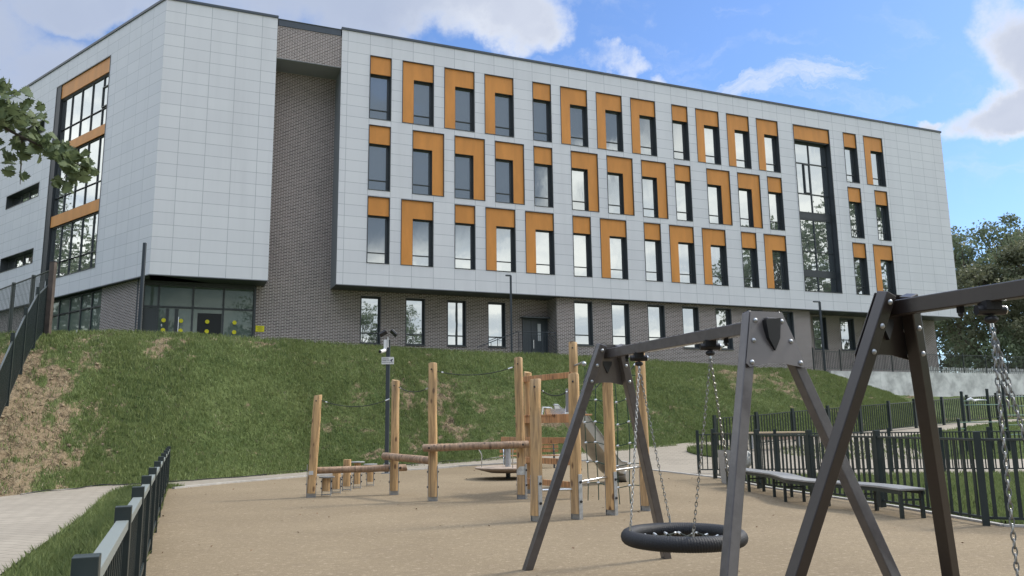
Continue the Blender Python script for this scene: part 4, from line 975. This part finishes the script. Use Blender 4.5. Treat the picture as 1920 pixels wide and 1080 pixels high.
# stepping stumps
for i,(p,z,r) in enumerate((((-4.42,19.30),.42,.10),((-4.33,19.95),.60,.10),((-4.24,20.75),.78,.10),((-4.12,21.5),.66,.09),((-3.92,22.3),.56,.09))):
    t=thing('stepping_stump',['short stepping post with a thin round tread, nearest to the leaning pole','second stepping post, widest round tread in the row behind the leaning pole','middle and tallest stepping post of the row under the balance beam','fourth stepping post back, just before the last one','farthest stepping post, with thin tread sticking out past the row'][i],'stepping post',(*p,0),group='stepping posts behind the balance beam')
    m=MB(); m.tube([(*p,.12),(*p,z*.5),(*p,z)],[r,r*.98,r],16); m.build('stump',log,t,smooth=True)
    if i!=2:
        m=MB(); m.lathe((*p,z),[(.17,0),(.185,.012),(.185,.028),(.17,.036)],24); m.build('tread',black if False else benchtop,t,smooth=True)
    m=MB()
    for s_ in(-1,1): m.box((p[0]+s_*(r+.004),p[1],.20),(.012,.07,.40))
    m.box((p[0],p[1]-.05,.04),(2*r,.02,.02)); m.build('bracket',galv,t)
    for s_ in(-1,1):
        for z_ in (.18,.34): m=MB(); m.cyl((p[0]+s_*(r+.01),p[1],z_),(p[0]+s_*(r+.035),p[1],z_),.022,.018,8); m.build('bolt',black,t,smooth=True)
# ------------------------------------------------------------------ carousel
cr=(-.19,24.6,0); t=thing('merry_go_round','round spinning platform with bent steel handles and wooden deck on a central post','merry-go-round',cr)
m=MB(); m.lathe((cr[0],cr[1],.20),[(.55,-.01),(.98,.10),(1.0,.13)],40); m.build('platform_rim',deckm,t,smooth=True)
m=MB(); m.lathe((cr[0],cr[1],.33),[(1.0,0),(1.0,.02),(.98,.025)],40); m.build('deck',deckm,t)
m=MB(); m.cyl(cr,(cr[0],cr[1],.20),.07,.07,16); m.build('pedestal',gymm,t,smooth=True)
m=MB(); m.cyl((cr[0],cr[1],.35),(cr[0],cr[1],.93),.085,.085,16); m.build('central_post',galv,t,smooth=True)
m=MB(); m.lathe((cr[0],cr[1],.93),[(.2,0),(.2,.02),(.0,.03)],20); m.build('hand_disc',galv,t,smooth=True)
for k_ in range(4):
    a=rad(190+k_*90); c,s_=math.cos(a),math.sin(a); f=lambda r,z:(cr[0]+c*r,cr[1]+s_*r,z)
    m=MB(); m.tube([f(.80,.35),f(.80,.72),f(.84,.80),f(.92,.93),f(.90,1.02),f(.45,1.06),f(.18,1.0),f(.1,.95)],.018,8); m.build('handle',inox,t,smooth=True)
# ------------------------------------------------------------------ park bench with back
t=thing('park_bench','wooden slatted park bench with armrests at the paving edge behind the merry-go-round','bench',(.55,30.3,0),-.02)
for y_,z,hh in ((30.15,.46,.035),(30.0,.46,.035),(30.3,.46,.035)): m=MB(); m.box((.55,y_,z),(2.2,.11,hh)); m.build('seat_slat',plank,t,bevel=.005)
for z in (.62,.76,.90): m=MB(); m.box((.55,30.45+z*.12,z),(2.2,.035,.105)); m.build('back_slat',plank,t,bevel=.005)
for x in (-.37,1.47):
    for y_ in (29.98,30.38): m=MB(); m.box((x,y_,.215),(.05,.05,.45)); m.build('leg',frame_m,t)
    m=MB(); m.tube([(x,29.98,.45),(x,30.0,.64),(x,30.08,.68),(x,30.3,.66),(x,30.5,.60)],.018,8); m.build('armrest',frame_m,t,smooth=True)
    m=MB(); m.beam((x,30.42,.40),(x,30.60,1.0),.04,.04); m.build('back_support',frame_m,t)
# far plank bench beyond the fences
t=thing('plank_bench','backless bench with a pale plank seat standing on the path beyond the fences','bench',(11.1,34.4,float(gz(11.1,34.4))))
z0=float(gz(11.1,34.4)); m=MB(); m.box((11.0,34.4,z0+.66),(2.5,.42,.07),Rx('Z',.06)); m.build('seat',mat('pale_plank',(.52,.40,.26),.6),t,bevel=.01)
for x in (10.0,12.0): m=MB(); m.box((x,34.4,z0+.30),(.08,.38,.62)); m.build('leg',galv,t)
m=MB(); m.box((11.0,34.4,z0+.42),(2.0,.05,.12)); m.build('stretcher',mat('pinkish_board',(.5,.36,.29),.6),t)
# ------------------------------------------------------------------ curved bench
t=thing('curved_bench','long wavy backless bench with grey top and dark legs beside the black fence','bench',(5.7,16.9,0))
cpts=np.array([(5.42,20.3),(5.48,19.5),(5.60,18.7),(5.72,17.8),(5.66,17.0),(5.58,16.3),(5.74,15.55),(6.12,14.95),(6.42,14.25),(6.50,13.45)])
cc=crv([(a,b,0) for a,b in cpts],np.linspace(0,len(cpts)-1,60))[:,:2]
Tn=np.gradient(cc,axis=0); Tn/=np.linalg.norm(Tn,axis=1)[:,None]; Nn=np.stack([-Tn[:,1],Tn[:,0]],1); m=MB(); n=len(cc)
for z,w_ in ((.45,.22),(.485,.22)):
    for s_ in(-1,1): m.v+=[(*(c+nn*s_*w_),z) for c,nn in zip(cc,Nn)]
for i in range(n-1):
    m.f+=[(i,i+1,n+i+1,n+i),(2*n+i,3*n+i,3*n+i+1,2*n+i+1),(i,2*n+i,2*n+i+1,i+1),(n+i,n+i+1,3*n+i+1,3*n+i)]
m.f+=[(0,n,3*n,2*n),(n-1,3*n-1,4*n-1,2*n-1)]
m.build('seat',benchtop,t,bevel=.006)
for s_ in(-1,1):
    m=MB()
    for i in range(0,n-1): m.beam((*(cc[i]+Nn[i]*s_*.19),.415),(*(cc[i+1]+Nn[i+1]*s_*.19),.415),.03,.06)
    m.build('seat_frame',fencem,t)
for i in (1,11,22,31,40,49,58):
    m2=MB(); m2.beam((*(cc[i]-Nn[i]*.19),.30),(*(cc[i]+Nn[i]*.19),.30),.03,.03); m2.build('stretcher',fencem,t)
    for s_ in(-1,1): m=MB(); m.box((*(cc[i]+Nn[i]*s_*.18),.21),(.055,.055,.42),Rx('Z',math.atan2(Tn[i][1],Tn[i][0]))); m.build('leg',fencem,t,bevel=.004)
# ------------------------------------------------------------------ litter bin and bag
t=thing('litter_bin','square grey concrete litter bin at the end of the curved bench','bin',(5.70,21.45,0),.15)
m=MB(); a,b=.24,.29
for z,w_ in ((0,a),(.78,b),(.86,b)): m.v+=[(5.70+x*w_,21.45+y*w_,z) for x,y in((-1,-1),(1,-1),(1,1),(-1,1))]
m.f+=[(0,1,5,4),(1,2,6,5),(2,3,7,6),(3,0,4,7),(4,5,9,8),(5,6,10,9),(6,7,11,10),(7,4,8,11),(3,2,1,0)]
m.build('body',binm,t,bevel=.015)
m=MB(); m.bb(5.47,5.93,21.22,21.68,.80,.845); m.build('liner',black,t)
m=MB(); m.sphere((0,0,0),.17,22,14,(1,.9,1.45))
v=np.array(m.v); ang_=np.arctan2(v[:,1],v[:,0]); rr=1+.13*np.sin(ang_*9+v[:,2]*14)+.08*np.sin(ang_*17-v[:,2]*30); nk=np.clip((v[:,2]-.13)/.1,0,1); v[:,:2]*=(rr*(1-.62*nk))[:,None]; v+=(5.72,20.85,.70); m.v=[tuple(p) for p in v]
m.v=[(x,y,z-.01) for x,y,z in m.v]
o=m.build('plastic_bag',bagm,smooth=True); tag(o,'crumpled whitish plastic bag of rubbish standing on the far end of the curved bench','bag')
o.location=(.04,-.4,.0)
# ------------------------------------------------------------------ outdoor gym
t=thing('climbing_bars','dark outdoor gym frame of upright posts with pale horizontal bars on the lawn','gym frame',(18.9,32,.3))
gp=[((17.75,32.0),2.62),((18.95,32.3),2.72),((19.35,31.9),2.9),((20.45,31.9),2.85),((17.3,31.6),1.55),((18.85,31.5),1.6),((21.9,32.4),2.7)]
for (x,y),z in gp:
    zz=float(gz(x,y)); m=MB(); m.cyl((x,y,zz-.05),(x,y,z),.055,.055,12); m.build('post',gymm,t,smooth=True)
    m=MB(); m.lathe((x,y,z),[(.06,0),(.06,.03),(.03,.05)],12); m.build('post_cap',gymm,t,smooth=True)
def gbar(i,j,z): 
    m=MB(); a,b=gp[i][0],gp[j][0]; m.cyl((*a,z),(*b,z),.018,.018,8); m.build('bar',gymbar,t,smooth=True)
gbar(0,1,2.28);gbar(0,2,2.12);
for z in (2.42,2.05,1.70,1.32,.95): gbar(2,3,z)
for z in (2.42,2.05): gbar(3,6,z)
gbar(4,0,1.20); gbar(5,2,1.20); gbar(4,5,1.45)
m=MB(); m.tube([(17.95,32.02,2.32),(18.1,32.0,2.36),(18.25,32.05,2.29),(18.45,32.1,2.32),(18.85,32.25,2.31)],[.03,.07,.05,.035,.02],8); o=m.build('white_cloth',white,smooth=True); tag(o,'white cloth twisted round the upper bar of the outdoor gym frame','cloth')
# ------------------------------------------------------------------ cable along the foot of the bank
cbp=[]
for i in range(60):
    f=i/59*5.2+3.2; p=crv(FT3,np.array([f]))[0]; cbp.append((p[0]+.12*math.sin(i*1.3)+.25,p[1]-.22+.13*math.sin(i*.9),float(gz(p[0],p[1]))+.02+.03*(math.sin(i*.7)>.6)))
m=MB(); m.tube(cbp,.016,6); o=m.build('cable',black,smooth=True); tag(o,'black cable lying loosely along the joint between paving and grass bank','cable')
m=MB(); m.tube([(-4.62+.13*math.cos(a)*(1+.12*math.sin(2*a)),29.6+.05*math.sin(a*1.5),.17+.14*math.sin(a)) for a in np.linspace(0,12.4,60)],.010,6); o=m.build('cable_coil',galv,smooth=True); tag(o,'small coil of grey cable propped beside the camera post','cable coil')
# ------------------------------------------------------------------ trees
def tree(name,label,loc,H,Rc,seed,leafm,ncl=46,nl=150,ls=.34,trunk_r=.25,base=.35,group='trees',dense=1.0):
    r=np.random.default_rng(seed); t=thing(name,label,'tree',loc,group=group); L0=np.array(loc,float)
    m=MB(); p=np.zeros(3); pts=[p.copy()]; 
    for i in range(6): p=p+np.array((r.normal(0,.02*H*.3),r.normal(0,.02*H*.3),H*.78/6)); pts.append(p.copy())
    m.tube(pts,[trunk_r*(1-.13*i) for i in range(7)],9)
    cl=[]
    for i in range(ncl):
        hh=base+(1-base)*r.random()**.8; a=r.uniform(0,2*math.pi); prof_=math.sin(math.pi*min(1,max(.06,(hh-base)/(1-base)*.86+.12)))**.7
        rr=Rc*prof_*math.sqrt(r.uniform(.1,1)); c=np.array((math.cos(a)*rr,math.sin(a)*rr,hh*H)); cl.append(c)
        k_=min(5,max(1,int((hh-.18)/.78*6))); s_=pts[k_]; mid=(s_+c)/2+r.normal(0,.25,3)+(0,0,-.3)
        if i%2==0: m.tube([s_,mid,c],[trunk_r*.33,trunk_r*.18,.03],5)
    m.build('trunk',bark,t,smooth=True,local=True,uvs=False)
    cs=[];
    for c in cl:
        n=int(nl*r.uniform(.5,1.4)*dense); g_=r.normal(0,1,(n,3)); g_/=np.linalg.norm(g_,axis=1)[:,None]; rad_=r.uniform(.25,1,n)[:,None]**.6
        cs.append(c+g_*rad_*np.array((1,1,.75))*r.uniform(.6,1.25)*Rc*.26)
    C_=np.concatenate(cs); n=len(C_); s=ls*r.uniform(.5,1.2,n)[:,None]
    a=r.normal(0,1,(n,3)); a/=np.linalg.norm(a,axis=1)[:,None]; b=np.cross(a,r.normal(0,1,(n,3))); b/=np.linalg.norm(b,axis=1)[:,None]
    V=np.stack([C_-a*s*.5,C_+b*s*.28,C_+a*s*.5,C_-b*s*.28],1).reshape(-1,3)
    o=npmesh('crown',V,np.arange(n*4).reshape(-1,4),leafm,4); o.parent=t; FR[o.name]=FR[t.name]
    return t
ta=tree('broadleaf_tree','tall open crowned tree nearest to the right end of the school',(42.5,76,4.2),15.2,5.2,1,leaf_a,60,80,.38,.26,.30,'trees of the wood beyond the railing')
tb=tree('broadleaf_tree','highest tree of the wood at the right edge behind the railing',(50.0,79,4.2),17.4,5.5,2,leaf_a,70,85,.38,.30,.28,'trees of the wood beyond the railing')
tc_=tree('broadleaf_tree','reddish brown low tree close behind the school corner',(43.0,71,4.2),11.0,4.4,3,leaf_b,46,170,.36,.2,.12,'trees of the wood beyond the railing')
labs=[('dark tree between the two tall open ones in the wood',ta,(46.2,82,4.2),.4,1.0),('leafy tree cropped by the right edge above the swing beam',tb,(54.5,81,4.2),1.9,.98),('dense dark tree low behind the railing under the swing beam',tc_,(48.0,72,4.2),2.1,1.2),
      ('dark bushy tree behind the railing near the hanging chains',tc_,(52.5,74,4.2),.7,1.25),('background tree filling the gap low in the wood',tc_,(45.0,86,4.2),3.3,1.45),('far background tree at the right edge of the wood',tc_,(56.0,88,4.2),4.0,1.6)]
for lab,src,loc,rz,sc in labs:
    c=copy_tree(src); c.location=loc; c.rotation_euler=(0,0,rz); c.scale=(sc,)*3; c['label']=lab
for i,(x,y) in enumerate(((40.5,80),(60,82))):
    c=copy_tree(tb if i%2 else ta); c.location=(x,y,4.0); c.rotation_euler=(0,0,i*1.3); c.scale=(.8+.05*i,)*3; c['label']=['tree deep in the wood just beyond the school corner','tree deep in the wood beyond the right edge'][i]
ub=tree('undergrowth','dark mass of undergrowth below the trees behind the railing',(48,70.5,4.0),5.5,9.0,9,leaf_a,60,230,.42,.15,.05,'trees of the wood beyond the railing'); ub['category']='bushes'
# woodland behind the photographer, seen mirrored in the windows
tcopies=[((36,-23,0),1.3,0),((40.5,-18.5,0),1.25,0),((28,-32,0),1.4,1),((68,27,0),1.55,1),((74,22,0),1.95,0),((82,30,0),2.0,1),((-60,50,0),1.3,0),((-66,58,0),1.55,1),((-58,44,0),1.2,2),((-70,66,0),1.5,0),((-62,38,0),1.5,1),((12,-40,0),1.2,0),((20,-36,0),1.1,2),((4,-44,0),1.3,1),((-8,-42,0),1.2,0)]
for i,(loc,sc,k_) in enumerate(tcopies):
    c=copy_tree((ta,tb,tc_)[k_]); c.location=loc; c.rotation_euler=(0,0,i*.9); c.scale=(sc,)*3; c['label']='tree across from the school, seen only mirrored in '+('its ground floor windows' if loc[0]>0 and loc[1]<0 else 'the tall right stair window' if loc[0]>0 else 'the glazed bay of the left wing'); c['group']='trees mirrored in the windows'
# ------------------------------------------------------------------ maple branch at upper left
mt=thing('maple_tree','maple tree whose leafy branch reaches in at the upper left','tree',(-7.6,7.6,0))
m=MB(); m.tube([(-7.6,7.6,-.1),(-7.55,7.6,2),(-7.4,7.55,4),(-7.3,7.5,6.5)],[.22,.18,.15,.08],12); m.build('trunk',bark,mt,smooth=True)
m=MB(); m.tube([(-7.4,7.55,3.9),(-6.3,7.5,4.6),(-5.3,7.45,4.72),(-4.8,7.5,4.45),(-4.4,7.5,4.26),(-4.15,7.52,4.12)],[.06,.04,.022,.012,.007,.004],8)
for q_ in ([(-5.3,7.45,4.72),(-5.0,7.3,4.62),(-4.85,7.2,4.45)],[(-4.8,7.5,4.45),(-4.85,7.6,4.2),(-4.84,7.6,4.0)],[(-4.4,7.5,4.26),(-4.25,7.4,4.1),(-4.3,7.4,3.98)],[(-5.2,7.5,4.7),(-5.0,7.7,4.85)]): m.tube(q_,[.01,.006,.003][:len(q_)],6)
m.build('branch',bark,mt,smooth=True)
half=[(0,-.42),(.10,-.36),(.30,-.42),(.26,-.28),(.50,-.20),(.44,-.12),(.62,.06),(.46,.04),(.50,.22),(.36,.14),(.24,.12),(.34,.40),(.22,.36),(.14,.50),(.07,.44),(0,.66)]
outl=half+[(-x,y) for x,y in half[-2:0:-1]]
def maple_leaves(cents,name):
    V=[];Fc=[]
    for c,s in cents:
        yaw=rng.uniform(0,6.28); tilt=rng.normal(1.1,.4); roll=rng.normal(0,.45)
        Mx=np.array(Matrix.Rotation(yaw,3,'Z')@Matrix.Rotation(-tilt,3,'X')@Matrix.Rotation(roll,3,'Y')); b=len(V)
        for x,y in outl: V.append(c+Mx@(np.array((x*s,(y-.2)*s*-1,-.25*abs(x)*s+.10*y*y*s))))
        V.append(c+Mx@np.array((0,.05*s,.03*s))); k=len(outl)
        for i in range(k): Fc.append((b+i,b+(i+1)%k,b+k))
    o=npmesh(name,np.array(V),np.array(Fc),maple_m,3); o.parent=mt; o.location=-mt.location; return o
cs=[]
def clump(cx,cy,cz,rx,ry,rz,n,s=.118):
    for _ in range(n):
        a=rng.normal(0,1,3); a/=max(1e-6,np.linalg.norm(a)); a*=rng.random()**.45; cs.append((np.array((cx+a[0]*rx*1.08,cy+a[1]*ry,cz+a[2]*rz)),s*rng.uniform(.7,1.15)))
clump(-4.95,7.5,4.78,.27,.35,.24,62); clump(-4.78,7.5,4.58,.26,.3,.16,42); clump(-4.90,7.5,4.28,.16,.2,.18,13); clump(-4.84,7.5,4.10,.09,.1,.07,4)
clump(-4.62,7.5,4.37,.20,.25,.10,30); clump(-4.36,7.5,4.27,.18,.25,.12,38); clump(-4.20,7.5,4.12,.13,.2,.14,28); clump(-4.34,7.5,3.98,.10,.15,.08,9)
clump(-5.25,7.5,4.95,.25,.4,.3,40)
maple_leaves(cs,'branch_leaves')
cs=[]
clump(-7.2,7.6,6.8,1.7,1.9,1.6,900,.16); clump(-6.6,7.5,5.0,.8,.9,.5,200,.16)
cs=[(c,s) for c,s in cs if c[0]/c[1]<-.70 or c[1]<1 and False]
maple_leaves(cs,'crown')
